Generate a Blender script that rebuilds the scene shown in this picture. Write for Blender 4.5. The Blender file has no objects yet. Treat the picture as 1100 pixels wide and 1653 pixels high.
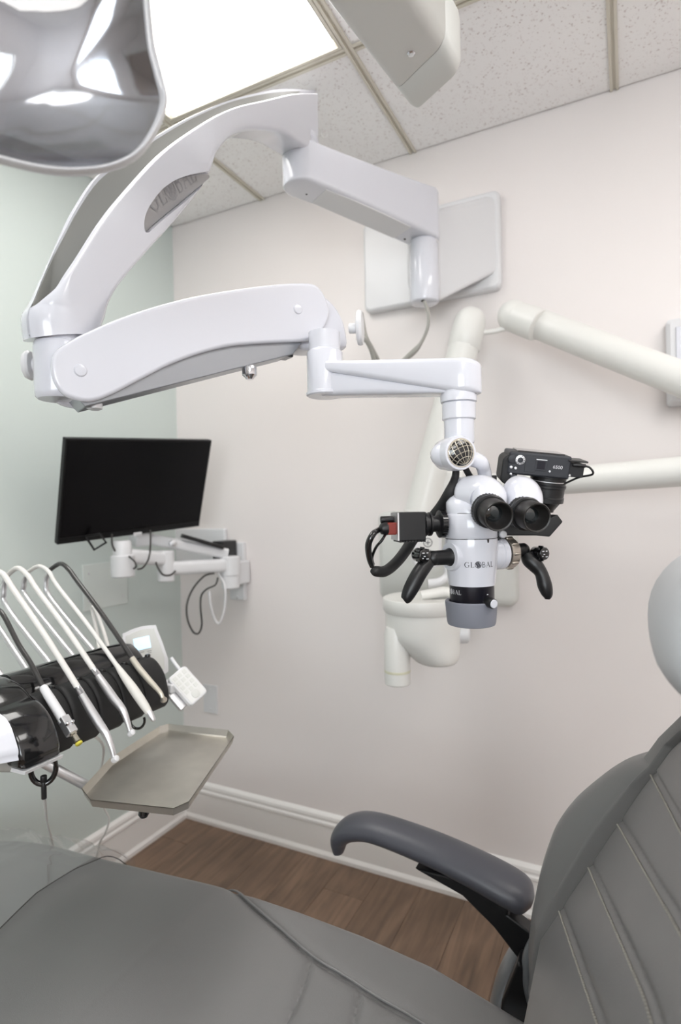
import bpy, bmesh, math, random
import numpy as np
from mathutils import noise as mnoise
from mathutils import Vector, Matrix
random.seed(7)
sc = bpy.context.scene
col = sc.collection
PI = math.pi

# ------------------------------------------------------------------ camera
F_PX, YAW, PITCH, ROLL, CAM_Z = 924.6, math.radians(26.724), math.radians(-0.5485), math.radians(-1.1657), 1.3133
CAM = np.array([0.0, 0.0, CAM_Z])
cy, sy = math.cos(YAW), math.sin(YAW)
FWD = np.array([-sy * math.cos(PITCH), cy * math.cos(PITCH), math.sin(PITCH)])
RV = np.array([cy, sy, 0.0])                       # horizontal right
FV = np.array([-sy, cy, 0.0])                      # horizontal forward
ZV = np.array([0.0, 0.0, 1.0])
_u0 = np.cross(RV, FWD)
CR = RV * math.cos(ROLL) + _u0 * math.sin(ROLL)
CU = -RV * math.sin(ROLL) + _u0 * math.cos(ROLL)
cd = bpy.data.cameras.new('camera'); cam = bpy.data.objects.new('camera', cd); col.objects.link(cam)
cd.sensor_fit = 'VERTICAL'; cd.sensor_height = 36.0; cd.sensor_width = 24.0
cd.lens = F_PX / 1653 * 36.0
cd.clip_start = 0.02
cd.dof.use_dof = True; cd.dof.focus_distance = 0.88; cd.dof.aperture_fstop = 3.5
M = Matrix.Identity(4)
for i in range(3):
    M[i][0] = CR[i]; M[i][1] = CU[i]; M[i][2] = -FWD[i]; M[i][3] = CAM[i]
cam.matrix_world = M
sc.camera = cam

# ------------------------------------------------------------------ light and exposure
w = bpy.data.worlds.new('overcast_sky'); sc.world = w; w.use_nodes = True
bg = w.node_tree.nodes['Background']; bg.inputs[0].default_value = (0.86, 0.93, 1.0, 1); bg.inputs[1].default_value = 3.0
def area(name, loc, rot, sx, sy_, power, color):
    l = bpy.data.lights.new(name, 'AREA'); l.shape = 'RECTANGLE'; l.size = sx; l.size_y = sy_; l.energy = power; l.color = color
    o = bpy.data.objects.new(name, l); col.objects.link(o); o.location = loc; o.rotation_euler = rot
    return o
# daylight entering through the window behind the photographer
area('window_daylight', (0.55, -2.02, 1.55), (math.radians(90), 0, 0), 1.5, 1.1, 34, (0.93, 0.97, 1.0))
TROFFER = 6.4                                      # brightness of the ceiling panels
vs = sc.view_settings; vs.view_transform = 'Standard'; vs.look = 'None'; vs.gamma = 1; vs.use_curve_mapping = False
vs.exposure = 0.14
try:
    sc.cycles.max_bounces = 10; sc.cycles.use_denoising = True; sc.cycles.sample_clamp_indirect = 6
except Exception: pass

# ------------------------------------------------------------------ measuring helpers
def ray(x, y): return CR * (x - 550) / F_PX - CU * (y - 826.5) / F_PX + FWD
def W(x, y, d): return CAM + ray(x, y) * d
def WX(x, y, X): v = ray(x, y); return CAM + v * (X / v[0])
def WY(x, y, Y): v = ray(x, y); return CAM + v * (Y / v[1])
def WZ(x, y, Z): v = ray(x, y); return CAM + v * ((Z - CAM_Z) / v[2])
def unit(v): v = np.array(v, float); return v / np.linalg.norm(v)
def RF(R, F, z): return RV * R + FV * F + ZV * z
class Plane:
    """a vertical plane through o along horizontal direction t; n looks to the camera side"""
    def __init__(s, o, t):
        s.o = np.array(o, float); s.t = unit(t); s.n = np.cross(s.t, ZV)
        if np.dot(s.n, CAM - s.o) < 0: s.n = -s.n
    def uv(s, x, y):
        v = ray(x, y); P = CAM + v * (np.dot(s.o - CAM, s.n) / np.dot(v, s.n))
        return np.array([np.dot(P - s.o, s.t), P[2]])
    def uvs(s, pts): return [s.uv(*p) for p in pts]
    def pt(s, q, off=0.0): return np.array([s.o[0], s.o[1], 0]) + s.t * q[0] + ZV * q[1] + s.n * off
    def hit(s, x, y, off=0.0): return s.pt(s.uv(x, y), off)

# ------------------------------------------------------------------ mesh helpers
def smooth(pts, k=6, closed=False):
    pts = [np.array(p, float) for p in pts]; n = len(pts); out = []
    rng = range(n) if closed else range(n - 1)
    for i in rng:
        if closed: p0, p1, p2, p3 = pts[i - 1], pts[i], pts[(i + 1) % n], pts[(i + 2) % n]
        else: p0, p1, p2, p3 = pts[max(i - 1, 0)], pts[i], pts[i + 1], pts[min(i + 2, n - 1)]
        for j in range(k):
            t = j / k
            out.append(0.5 * ((2 * p1) + (-p0 + p2) * t + (2 * p0 - 5 * p1 + 4 * p2 - p3) * t * t + (-p0 + 3 * p1 - 3 * p2 + p3) * t ** 3))
    if not closed: out.append(pts[-1])
    return out
def frame(ax):
    ax = unit(ax); h = ZV if abs(ax[2]) < 0.9 else np.array([1.0, 0, 0])
    a = unit(np.cross(h, ax)); return a, np.cross(ax, a), ax
def loft(bm, rings, cap=True, closed=True):
    vr = [[bm.verts.new(Vector(p)) for p in r] for r in rings]
    n = len(vr[0])
    for a, b in zip(vr[:-1], vr[1:]):
        for i in range(n if closed else n - 1):
            j = (i + 1) % n
            bm.faces.new((a[i], a[j], b[j], b[i]))
    if cap and closed:
        bm.faces.new(list(reversed(vr[0]))); bm.faces.new(vr[-1])
    return vr
def lathe(bm, o, ax, prof, n=32):
    """prof: list of (radius, height along axis)"""
    a, b, c = frame(ax); o = np.array(o, float); rings = []
    for r, h in prof:
        r = max(r, 1e-5)
        rings.append([o + c * h + (a * math.cos(t) + b * math.sin(t)) * r for t in [2 * PI * i / n for i in range(n)]])
    loft(bm, rings)
def cyl(bm, p0, p1, r0, r1=None, n=24):
    p0 = np.array(p0, float); p1 = np.array(p1, float); L = np.linalg.norm(p1 - p0)
    lathe(bm, p0, p1 - p0, [(r0, 0), (r0 if r1 is None else r1, L)], n)
def rcyl(bm, p0, p1, r, e=0.003, n=28):
    p0 = np.array(p0, float); p1 = np.array(p1, float); L = np.linalg.norm(p1 - p0); e = min(e, L / 3, r / 2)
    pr = [(r - e, 0), (r - e * .3, e * .3), (r, e), (r, L - e), (r - e * .3, L - e * .3), (r - e, L)]
    lathe(bm, p0, p1 - p0, pr, n)
def ball(bm, o, r, n=24, sc_=(1, 1, 1), ax=None):
    a, b, c = frame(ax if ax is not None else (0, 0, 1)); o = np.array(o, float); rings = []
    for i in range(1, n // 2):
        f = PI * i / (n // 2)
        rings.append([o + (a * math.cos(t) * sc_[0] + b * math.sin(t) * sc_[1]) * r * math.sin(f) - c * r * sc_[2] * math.cos(f) for t in [2 * PI * k / n for k in range(n)]])
    loft(bm, rings)
def tube(bm, pts, r, n=10, k=6, flat=None):
    """swept tube; r is one radius or a list of radii; flat = (scale across, scale other way)"""
    rs = r if isinstance(r, (list, tuple)) else [r] * len(pts)
    q = smooth([np.append(np.array(p, float), rr) for p, rr in zip(pts, rs)], k) if k > 1 else [np.append(np.array(p, float), rr) for p, rr in zip(pts, rs)]
    P = [v[:3] for v in q]; R = [max(v[3], 1e-4) for v in q]; rings = []; a = None
    for i in range(len(P)):
        t = unit(P[min(i + 1, len(P) - 1)] - P[max(i - 1, 0)])
        if a is None: a, b, _ = frame(t)
        else:
            a = unit(a - t * np.dot(a, t)); b = np.cross(t, a)
        fa, fb = flat if flat else (1, 1)
        rings.append([P[i] + (a * math.cos(x) * fa + b * math.sin(x) * fb) * R[i] for x in [2 * PI * j / n for j in range(n)]])
    loft(bm, rings)
def box(bm, c, size, ax=None):
    c = np.array(c, float); ax = ax or (np.array([1., 0, 0]), np.array([0, 1., 0]), ZV)
    v = []
    for sz in (-1, 1):
        for sx, sy_ in ((-1, -1), (1, -1), (1, 1), (-1, 1)):
            v.append(bm.verts.new(Vector(c + ax[0] * sx * size[0] / 2 + ax[1] * sy_ * size[1] / 2 + ax[2] * sz * size[2] / 2)))
    for f in ((3, 2, 1, 0), (4, 5, 6, 7), (0, 1, 5, 4), (1, 2, 6, 5), (2, 3, 7, 6), (3, 0, 4, 7)): bm.faces.new([v[i] for i in f])
def prism3(bm, A, B):
    """two matching 3D outlines joined"""
    loft(bm, [A, B])
def prism(bm, pl, uvs, w0, w1):
    loft(bm, [[pl.pt(q, w0) for q in uvs], [pl.pt(q, w1) for q in uvs]])
def rrect(cx, cy_, w_, h_, r, k=5):
    out = []
    for sx, sy_, a0 in ((1, 1, 0), (-1, 1, 90), (-1, -1, 180), (1, -1, 270)):
        for i in range(k + 1):
            a = math.radians(a0 + 90 * i / k)
            out.append(np.array([cx + sx * (w_ / 2 - r) + r * math.cos(a), cy_ + sy_ * (h_ / 2 - r) + r * math.sin(a)]))
    return out
def B(): return bmesh.new()

def finish(name, bm, m, parent=None, bevel=0, seg=3, ang=38, sub=0, flat=False):
    bmesh.ops.recalc_face_normals(bm, faces=bm.faces)
    me = bpy.data.meshes.new(name); bm.to_mesh(me); bm.free()
    ms = m if isinstance(m, (list, tuple)) else [m]
    for x in ms: me.materials.append(x)
    o = bpy.data.objects.new(name, me); col.objects.link(o)
    if not flat:
        me.shade_smooth()
        if not bevel and not sub: me.set_sharp_from_angle(angle=math.radians(ang))
    if bevel:
        b = o.modifiers.new('soft_edge', 'BEVEL'); b.width = bevel; b.segments = seg; b.limit_method = 'ANGLE'; b.angle_limit = math.radians(ang); b.harden_normals = True
        b.use_clamp_overlap = True
    if sub:
        s = o.modifiers.new('sub', 'SUBSURF'); s.levels = sub; s.render_levels = sub
    if parent is not None: adopt(o, parent)
    return o
def adopt(o, p):
    o.parent = p; o.matrix_parent_inverse = Matrix.Translation(-Vector(p.get('_loc', (0, 0, 0)))) if '_loc' in p else Matrix.Identity(4)
def thing(name, label, cat, loc=(0, 0, 0), group=None):
    o = bpy.data.objects.new(name, None); col.objects.link(o); o.location = Vector(loc); o.empty_display_size = 0.05
    o['_loc'] = [float(x) for x in loc]
    o['label'] = label; o['category'] = cat
    if group: o['group'] = group
    return o
def tag(o, label, cat, group=None):
    o['label'] = label; o['category'] = cat
    if group: o['group'] = group
    return o
def struct(o, label=None):
    o['kind'] = 'structure'
    if label: o['label'] = label
    return o
def bake(o):
    """apply an object's modifiers"""
    dg = bpy.context.evaluated_depsgraph_get(); dg.update()
    me = bpy.data.meshes.new_from_object(o.evaluated_get(dg)); o.modifiers.clear(); o.data = me
    return o
def cut(o, bm, bevel=0):
    c = finish('cutter', bm, o.data.materials[0])
    m = o.modifiers.new('cut', 'BOOLEAN'); m.operation = 'DIFFERENCE'; m.solver = 'EXACT'; m.object = c
    bake(o); bpy.data.objects.remove(c)
    return o

# ------------------------------------------------------------------ materials
def lin(c): return tuple(((x / 255) / 12.92 if x <= 10.3 else ((x / 255 + .055) / 1.055) ** 2.4) for x in c)
def mat(name, rgb, rough=0.5, metal=0.0, coat=0.0, bump=None, var=None, spec=0.5, emit=0):
    m = bpy.data.materials.new(name); m.use_nodes = True; nt = m.node_tree; p = nt.nodes['Principled BSDF']
    c = lin(rgb) + (1,)
    p.inputs['Base Color'].default_value = c; p.inputs['Roughness'].default_value = rough; p.inputs['Metallic'].default_value = metal
    p.inputs['Coat Weight'].default_value = coat; p.inputs['Coat Roughness'].default_value = 0.06
    p.inputs['Specular IOR Level'].default_value = spec
    if emit: p.inputs['Emission Color'].default_value = c; p.inputs['Emission Strength'].default_value = emit
    tc = nt.nodes.new('ShaderNodeTexCoord')
    if var:
        n = nt.nodes.new('ShaderNodeTexNoise'); n.inputs['Scale'].default_value = var[0]; n.inputs['Detail'].default_value = 4
        nt.links.new(tc.outputs['Object'], n.inputs['Vector'])
        r = nt.nodes.new('ShaderNodeValToRGB'); r.color_ramp.elements[0].position = .3; r.color_ramp.elements[1].position = .7
        r.color_ramp.elements[0].color = tuple(x * (1 - var[1]) for x in c[:3]) + (1,); r.color_ramp.elements[1].color = tuple(min(1, x * (1 + var[1])) for x in c[:3]) + (1,)
        nt.links.new(n.outputs['Fac'], r.inputs['Fac']); nt.links.new(r.outputs['Color'], p.inputs['Base Color'])
    if bump:
        n = nt.nodes.new('ShaderNodeTexNoise'); n.inputs['Scale'].default_value = bump[0]; n.inputs['Detail'].default_value = 3
        nt.links.new(tc.outputs['Object'], n.inputs['Vector'])
        b = nt.nodes.new('ShaderNodeBump'); b.inputs['Strength'].default_value = bump[1]; b.inputs['Distance'].default_value = bump[2] if len(bump) > 2 else 0.001
        nt.links.new(n.outputs['Fac'], b.inputs['Height']); nt.links.new(b.outputs['Normal'], p.inputs['Normal'])
    return m
m_wall = mat('wall_paint_warm_white', (233, 227, 225), .6, bump=(90, .12, .001), var=(1.2, .01))
m_green = mat('wall_paint_pale_green', (205, 214, 210), .6, bump=(90, .12, .001), var=(1.2, .01))
m_base = mat('trim_paint', (240, 238, 236), .35)
m_white = mat('white_enamel', (220, 221, 229), .22, coat=.6, var=(3, .006))
m_white2 = mat('white_plastic', (222, 222, 224), .35, coat=.2, var=(3, .006))
m_grey = mat('pale_grey_plastic', (214, 215, 211), .42, coat=.1, var=(4, .008))
m_grey2 = mat('warm_grey_enamel', (227, 226, 222), .38, coat=.15, var=(4, .008))
m_channel = mat('silver_grey_enamel', (152, 152, 149), .35, coat=.2)
m_badge = mat('badge_silver', (178, 177, 178), .35, metal=.4)
m_black = mat('black_plastic', (22, 22, 24), .38, bump=(700, .1, .0004))
m_blackg = mat('black_gloss', (12, 12, 14), .14, coat=.6)
m_rubber = mat('black_rubber', (26, 26, 27), .6, bump=(900, .15, .0004))
m_ano = mat('black_anodised', (26, 25, 34), .3, metal=.3)
m_camera = mat('camera_body_black', (44, 46, 52), .5, bump=(1500, .2, .0003))
m_ringgrey = mat('grey_rubber_ring', (128, 130, 140), .55, bump=(300, .1, .0004))
m_steel = mat('brushed_steel', (206, 202, 194), .44, metal=1.0, bump=(240, .05, .0003), var=(30, .04))
m_chrome = mat('chrome', (222, 222, 226), .1, metal=1.0)
m_alu = mat('satin_aluminium', (222, 222, 224), .36, metal=.9)
m_chassis = mat('grey_chassis_metal', (160, 163, 168), .33, metal=.75)
m_knurl = mat('nickel_knob', (186, 178, 168), .34, metal=.85)
m_silverpl = mat('silver_paint', (168, 172, 176), .3, metal=.5, coat=.3)
m_red = mat('red_connector', (128, 40, 30), .4)
m_yellow = mat('yellow_tip', (206, 196, 70), .4)
m_brass = mat('tip_nickel', (190, 184, 170), .25, metal=.9)
m_screen = mat('monitor_screen', (5, 5, 8), .25, spec=.18)
m_bezel = mat('monitor_bezel', (12, 12, 14), .4, spec=.3)
m_lcd = mat('lcd_panel', (196, 222, 240), .3, emit=.75)
m_key = mat('keypad_face', (224, 224, 222), .4, var=(60, .02))
m_keyline = mat('keypad_print', (150, 152, 152), .5)
m_blue = mat('blue_key', (70, 96, 168), .4)
m_ink = mat('dark_print', (50, 50, 58), .5)
m_inkw = mat('white_print', (220, 220, 224), .5)
m_cordg = mat('grey_cord', (168, 166, 160), .5)
m_cordd = mat('dark_cord', (62, 60, 58), .5)
m_hosew = mat('white_hose', (226, 224, 220), .4)
m_hoseb = mat('black_hose', (54, 53, 52), .32, coat=.3)
m_silv = mat('globe_lines', (206, 200, 186), .25, metal=.8)
m_beige = mat('ivory_band', (214, 212, 188), .45)
m_tbar = mat('ceiling_grid_paint', (212, 206, 192), .45)
m_dark = mat('dark_cavity', (40, 38, 35), .8)
m_stitch = mat('grey_thread', (160, 157, 150), .7)

def leather():
    m = mat('grey_leatherette', (124, 123, 123), .36); nt = m.node_tree; p = nt.nodes['Principled BSDF']
    tc = nt.nodes.new('ShaderNodeTexCoord'); v = nt.nodes.new('ShaderNodeTexVoronoi'); v.inputs['Scale'].default_value = 900
    n = nt.nodes.new('ShaderNodeTexNoise'); n.inputs['Scale'].default_value = 260
    nt.links.new(tc.outputs['Object'], v.inputs['Vector']); nt.links.new(tc.outputs['Object'], n.inputs['Vector'])
    a = nt.nodes.new('ShaderNodeMath'); a.operation = 'ADD'; nt.links.new(v.outputs['Distance'], a.inputs[0]); nt.links.new(n.outputs['Fac'], a.inputs[1])
    b = nt.nodes.new('ShaderNodeBump'); b.inputs['Strength'].default_value = .22; b.inputs['Distance'].default_value = .0006
    nt.links.new(a.outputs[0], b.inputs['Height']); nt.links.new(b.outputs['Normal'], p.inputs['Normal'])
    n2 = nt.nodes.new('ShaderNodeTexNoise'); n2.inputs['Scale'].default_value = 7; nt.links.new(tc.outputs['Object'], n2.inputs['Vector'])
    r = nt.nodes.new('ShaderNodeMapRange'); r.inputs[3].default_value = .30; r.inputs[4].default_value = .42
    nt.links.new(n2.outputs['Fac'], r.inputs[0]); nt.links.new(r.outputs[0], p.inputs['Roughness'])
    return m
m_leather = leather()
m_headrest = mat('light_grey_leatherette', (188, 190, 193), .45, bump=(500, .12, .0005))
m_arm = mat('soft_grey_polyurethane', (76, 77, 84), .36, bump=(500, .12, .0004))
def wood():
    m = mat('walnut_laminate', (92, 70, 56), .38); nt = m.node_tree; p = nt.nodes['Principled BSDF']
    oi = nt.nodes.new('ShaderNodeObjectInfo'); tc = nt.nodes.new('ShaderNodeTexCoord'); mp = nt.nodes.new('ShaderNodeMapping')
    mp.inputs['Scale'].default_value = (1, .09, 1)
    ad = nt.nodes.new('ShaderNodeVectorMath'); ad.operation = 'ADD'; mul = nt.nodes.new('ShaderNodeVectorMath'); mul.operation = 'SCALE'; mul.inputs['Scale'].default_value = 37
    cx = nt.nodes.new('ShaderNodeCombineXYZ')
    for i in range(3): nt.links.new(oi.outputs['Random'], cx.inputs[i])
    nt.links.new(cx.outputs[0], mul.inputs[0]); nt.links.new(tc.outputs['Object'], ad.inputs[0]); nt.links.new(mul.outputs[0], ad.inputs[1]); nt.links.new(ad.outputs[0], mp.inputs['Vector'])
    n = nt.nodes.new('ShaderNodeTexNoise'); n.inputs['Scale'].default_value = 34; n.inputs['Detail'].default_value = 7; n.inputs['Distortion'].default_value = 1.1
    nt.links.new(mp.outputs[0], n.inputs['Vector'])
    n2 = nt.nodes.new('ShaderNodeTexNoise'); n2.inputs['Scale'].default_value = 6; n2.inputs['Detail'].default_value = 3; nt.links.new(ad.outputs[0], n2.inputs['Vector'])
    r = nt.nodes.new('ShaderNodeValToRGB'); e = r.color_ramp.elements
    e[0].position = .28; e[0].color = lin((86, 70, 57)) + (1,); e[1].position = .74; e[1].color = lin((140, 115, 95)) + (1,)
    x = e.new(.5); x.color = lin((114, 92, 75)) + (1,)
    av = nt.nodes.new('ShaderNodeMath'); av.operation = 'MULTIPLY_ADD'; av.inputs[1].default_value = .35; nt.links.new(n2.outputs['Fac'], av.inputs[0])
    m2 = nt.nodes.new('ShaderNodeMath'); m2.operation = 'MULTIPLY'; m2.inputs[1].default_value = .65; nt.links.new(n.outputs['Fac'], m2.inputs[0]); nt.links.new(m2.outputs[0], av.inputs[2])
    nt.links.new(av.outputs[0], r.inputs['Fac'])
    hs = nt.nodes.new('ShaderNodeHueSaturation'); mr = nt.nodes.new('ShaderNodeMapRange'); mr.inputs[3].default_value = .88; mr.inputs[4].default_value = 1.14
    nt.links.new(oi.outputs['Random'], mr.inputs[0]); nt.links.new(mr.outputs[0], hs.inputs['Value']); nt.links.new(r.outputs[0], hs.inputs['Color']); nt.links.new(hs.outputs[0], p.inputs['Base Color'])
    b = nt.nodes.new('ShaderNodeBump'); b.inputs['Strength'].default_value = .15; b.inputs['Distance'].default_value = .0006
    nt.links.new(n.outputs['Fac'], b.inputs['Height']); nt.links.new(b.outputs['Normal'], p.inputs['Normal'])
    return m
m_wood = wood()
def tile_mat():
    m = mat('mineral_fibre_tile', (226, 221, 218), .85); nt = m.node_tree; p = nt.nodes['Principled BSDF']
    tc = nt.nodes.new('ShaderNodeTexCoord'); n = nt.nodes.new('ShaderNodeTexNoise'); n.inputs['Scale'].default_value = 150; n.inputs['Detail'].default_value = 2; n.inputs['Roughness'].default_value = .6
    nt.links.new(tc.outputs['Object'], n.inputs['Vector'])
    r = nt.nodes.new('ShaderNodeValToRGB'); e = r.color_ramp.elements
    e[0].position = .30; e[0].color = lin((204, 193, 190)) + (1,); e[1].position = .39; e[1].color = lin((248, 246, 245)) + (1,)
    nt.links.new(n.outputs['Fac'], r.inputs['Fac']); nt.links.new(r.outputs[0], p.inputs['Base Color'])
    b = nt.nodes.new('ShaderNodeBump'); b.inputs['Strength'].default_value = .4; b.inputs['Distance'].default_value = .002
    nt.links.new(r.outputs[0], b.inputs['Height']); nt.links.new(b.outputs['Normal'], p.inputs['Normal'])
    return m
m_tile = tile_mat()
def clear(name, tint, rough=.04, base=.05, edge=.55):
    """thin clear sheet: see-through face on, mirror-like at a glance, the same from both sides"""
    m = bpy.data.materials.new(name); m.use_nodes = True; nt = m.node_tree; nt.nodes.clear()
    out = nt.nodes.new('ShaderNodeOutputMaterial'); mx = nt.nodes.new('ShaderNodeMixShader'); t = nt.nodes.new('ShaderNodeBsdfTransparent'); g = nt.nodes.new('ShaderNodeBsdfGlossy'); f = nt.nodes.new('ShaderNodeLayerWeight'); f.inputs[0].default_value = .5
    pw = nt.nodes.new('ShaderNodeMath'); pw.operation = 'POWER'; pw.inputs[1].default_value = 3.5; nt.links.new(f.outputs['Facing'], pw.inputs[0])
    mr = nt.nodes.new('ShaderNodeMapRange'); mr.inputs[3].default_value = base; mr.inputs[4].default_value = edge; nt.links.new(pw.outputs[0], mr.inputs[0])
    t.inputs[0].default_value = tint + (1,); g.inputs['Roughness'].default_value = rough; g.inputs[0].default_value = (1, 1, 1, 1)
    nt.links.new(mr.outputs[0], mx.inputs[0]); nt.links.new(t.outputs[0], mx.inputs[1]); nt.links.new(g.outputs[0], mx.inputs[2]); nt.links.new(mx.outputs[0], out.inputs[0])
    return m
m_film = clear('clear_vinyl', (.98, .982, .985), .07, .13, .7)
m_shield = clear('clear_polycarbonate', (.97, .97, .97), .03)
m_glass = clear('window_glass', (.97, .98, .98), .01)
m_mirror = mat('coated_reflector', (170, 174, 182), .1, metal=1.0)
m_diff = bpy.data.materials.new('light_diffuser'); m_diff.use_nodes = True
_p = m_diff.node_tree.nodes['Principled BSDF']; _p.inputs['Base Color'].default_value = (.9, .9, .9, 1); _p.inputs['Emission Color'].default_value = (1, .975, .945, 1); _p.inputs['Emission Strength'].default_value = TROFFER

# ------------------------------------------------------------------ lettering
def arc(cx, cy_, rx, ry, a0, a1, n=16): return [(cx + rx * math.cos(math.radians(a0 + (a1 - a0) * i / n)), cy_ + ry * math.sin(math.radians(a0 + (a1 - a0) * i / n))) for i in range(n + 1)]
def glyph(ch):
    """strokes (points, width or widths) of a serif capital, one unit high, and its advance"""
    if ch == 'L': return [([(.16, 0), (.16, 1)], .14), ([(.02, .03), (.62, .03)], .06), ([(.61, 0), (.65, .26)], .05), ([(.02, .97), (.32, .97)], .05)], .74
    if ch == 'G':
        a = arc(.46, .5, .4, .47, 48, 312, 22); return [(a, [.05 + .1 * max(0, math.sin(PI * i / 22)) ** 2 for i in range(23)]), ([(.76, .08), (.76, .44)], .12), ([(.6, .44), (.92, .44)], .05), ([(.73, .74), (.75, 1)], .05)], 1.0
    if ch == 'B':
        return [([(.16, 0), (.16, 1)], .13), ([(.02, .97), (.2, .97)], .05), ([(.02, .03), (.2, .03)], .05), ([(.16, .97)] + arc(.36, .755, .2, .215, 90, -90, 12) + [(.16, .54)], .08), ([(.16, .54)] + arc(.38, .285, .24, .255, 90, -90, 12) + [(.16, .03)], .09)], .76
    if ch == 'A': return [([(.06, 0), (.42, 1)], .05), ([(.42, 1), (.8, 0)], .14), ([(.2, .36), (.64, .36)], .05), ([(-.04, .02), (.18, .02)], .04), ([(.66, .02), (.94, .02)], .04)], .92
    if ch == 'O':                                  # the globe that stands for the letter O
        st = [(arc(.56, .5, .55, .6, 0, 360, 28), .1)]
        for k in (-.55, -.2, .2, .55): st.append(([(.56 + .5 * (k * .9 - s * .45 * math.sqrt(1 - k * k)), .5 + .55 * (s * math.sqrt(1 - k * k) * .85 + k * .4)) for s in [-1 + 2 * i / 10 for i in range(11)]], .15))
        return st, 1.16
    return [], .5
def letters(bm, text, f, gap=.1):
    """f(x, y) -> 3D point; x grows with the text, unit height; returns total advance"""
    x0 = 0
    for ch in text:
        st, adv = glyph(ch)
        for pts, wd in st:
            P = [np.array(p, float) for p in pts]
            if len(P) == 2: P = [P[0] + (P[1] - P[0]) * i / 6 for i in range(7)]
            ws = wd if isinstance(wd, list) else [wd] * len(P); prev = None
            for i, p in enumerate(P):
                t = unit(P[min(i + 1, len(P) - 1)] - P[max(i - 1, 0)]); nn = np.array([-t[1], t[0]]) * ws[min(i, len(ws) - 1)] / 2
                cur = [bm.verts.new(Vector(f(x0 + (p + nn)[0], (p + nn)[1]))), bm.verts.new(Vector(f(x0 + (p - nn)[0], (p - nn)[1])))]
                if prev: bm.faces.new((prev[0], prev[1], cur[1], cur[0]))
                prev = cur
        x0 += adv + gap
    return x0 - gap
def width(text, gap=.1): return sum(glyph(c)[1] + gap for c in text) - gap
def font_text(name, text, o, xa, ya, h, m, parent, lift=.0004):
    """plain sans print laid on a flat face"""
    cu = bpy.data.curves.new(name, 'FONT'); cu.body = text; cu.size = 1; cu.align_x = 'CENTER'; cu.align_y = 'CENTER'
    t = bpy.data.objects.new(name, cu); col.objects.link(t); dg = bpy.context.evaluated_depsgraph_get(); dg.update()
    me = bpy.data.meshes.new_from_object(t.evaluated_get(dg)); bpy.data.objects.remove(t)
    n = np.cross(unit(xa), unit(ya)); xa = unit(xa); ya = unit(ya)
    for v in me.vertices: v.co = Vector(np.array(o) + xa * v.co.x * h + ya * v.co.y * h + n * lift)
    me.materials.clear(); me.materials.append(m)
    ob = bpy.data.objects.new(name, me); col.objects.link(ob); adopt(ob, parent); return ob

# ================================================================== THE ROOM
XL, XR, YB, YF, H = -1.7222, 1.75, 1.88, -1.95, 2.514
def wall_box(name, lo, hi, m, holes=None):
    bm = B(); lo = np.array(lo, float); hi = np.array(hi, float); box(bm, (lo + hi) / 2, hi - lo)
    return struct(finish(name, bm, m, flat=True))
wall_box('wall_back', (XL - .1, YB, -.02), (XR + .1, YB + .1, 2.62), m_wall)
wall_box('wall_left', (XL - .1, YF - .1, -.02), (XL, YB, 2.62), m_green)
wall_box('wall_right', (XR, YF - .1, -.02), (XR + .1, YB, 2.62), m_wall)
# front wall (behind the photographer) with a window opening
WX0, WX1, WZ0, WZ1 = -.25, 1.35, .95, 2.12
bm = B()
for lo, hi in (((XL - .1, YF - .1, -.02), (WX0, YF, 2.62)), ((WX1, YF - .1, -.02), (XR + .1, YF, 2.62)), ((WX0, YF - .1, -.02), (WX1, YF, WZ0)), ((WX0, YF - .1, WZ1), (WX1, YF, 2.62))):
    box(bm, (np.array(lo) + np.array(hi)) / 2, np.array(hi) - np.array(lo))
struct(finish('wall_front', bm, m_wall, flat=True))
bm = B(); cxw, czw = (WX0 + WX1) / 2, (WZ0 + WZ1) / 2
for c, s in (((cxw, YF - .04, WZ0 + .02), (WX1 - WX0, .06, .04)), ((cxw, YF - .04, WZ1 - .02), (WX1 - WX0, .06, .04)), ((WX0 + .02, YF - .04, czw), (.04, .06, WZ1 - WZ0)), ((WX1 - .02, YF - .04, czw), (.04, .06, WZ1 - WZ0)), ((cxw, YF - .04, czw), (.035, .05, WZ1 - WZ0))): box(bm, c, s)
win = struct(finish('window_1', bm, m_base, bevel=.004))
for s in (-1, 1):
    bm = B(); box(bm, (cxw + s * (WX1 - WX0) / 4, YF - .04, czw), ((WX1 - WX0) / 2 - .06, .005, WZ1 - WZ0 - .08)); finish('window_pane', bm, m_glass, win, flat=True)
bm = B(); box(bm, (cxw, YF + .03, WZ0 - .02), (WX1 - WX0 + .12, .1, .03)); finish('window_sill', bm, m_base, win, bevel=.006)
# brown door on the front wall
bm = B(); box(bm, (-1.1, YF + .02, 1.03), (.82, .04, 2.04)); door = struct(finish('door_1', bm, mat('stained_door', (98, 66, 46), .35, var=(9, .2)), bevel=.004))
bm = B(); rcyl(bm, (-.78, YF + .04, 1.0), (-.78, YF + .09, 1.0), .012); tube(bm, [(-.78, YF + .085, 1.0), (-.83, YF + .085, 1.0), (-.9, YF + .085, 1.0)], .009); finish('door_handle', bm, m_chrome, door)
bm = B()
for x in (-1.55, -.65): box(bm, (x, YF + .025, 1.05), (.08, .05, 2.1))
box(bm, (-1.1, YF + .025, 2.1), (.98, .05, .08)); finish('door_frame', bm, m_base, door, bevel=.006)

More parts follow.
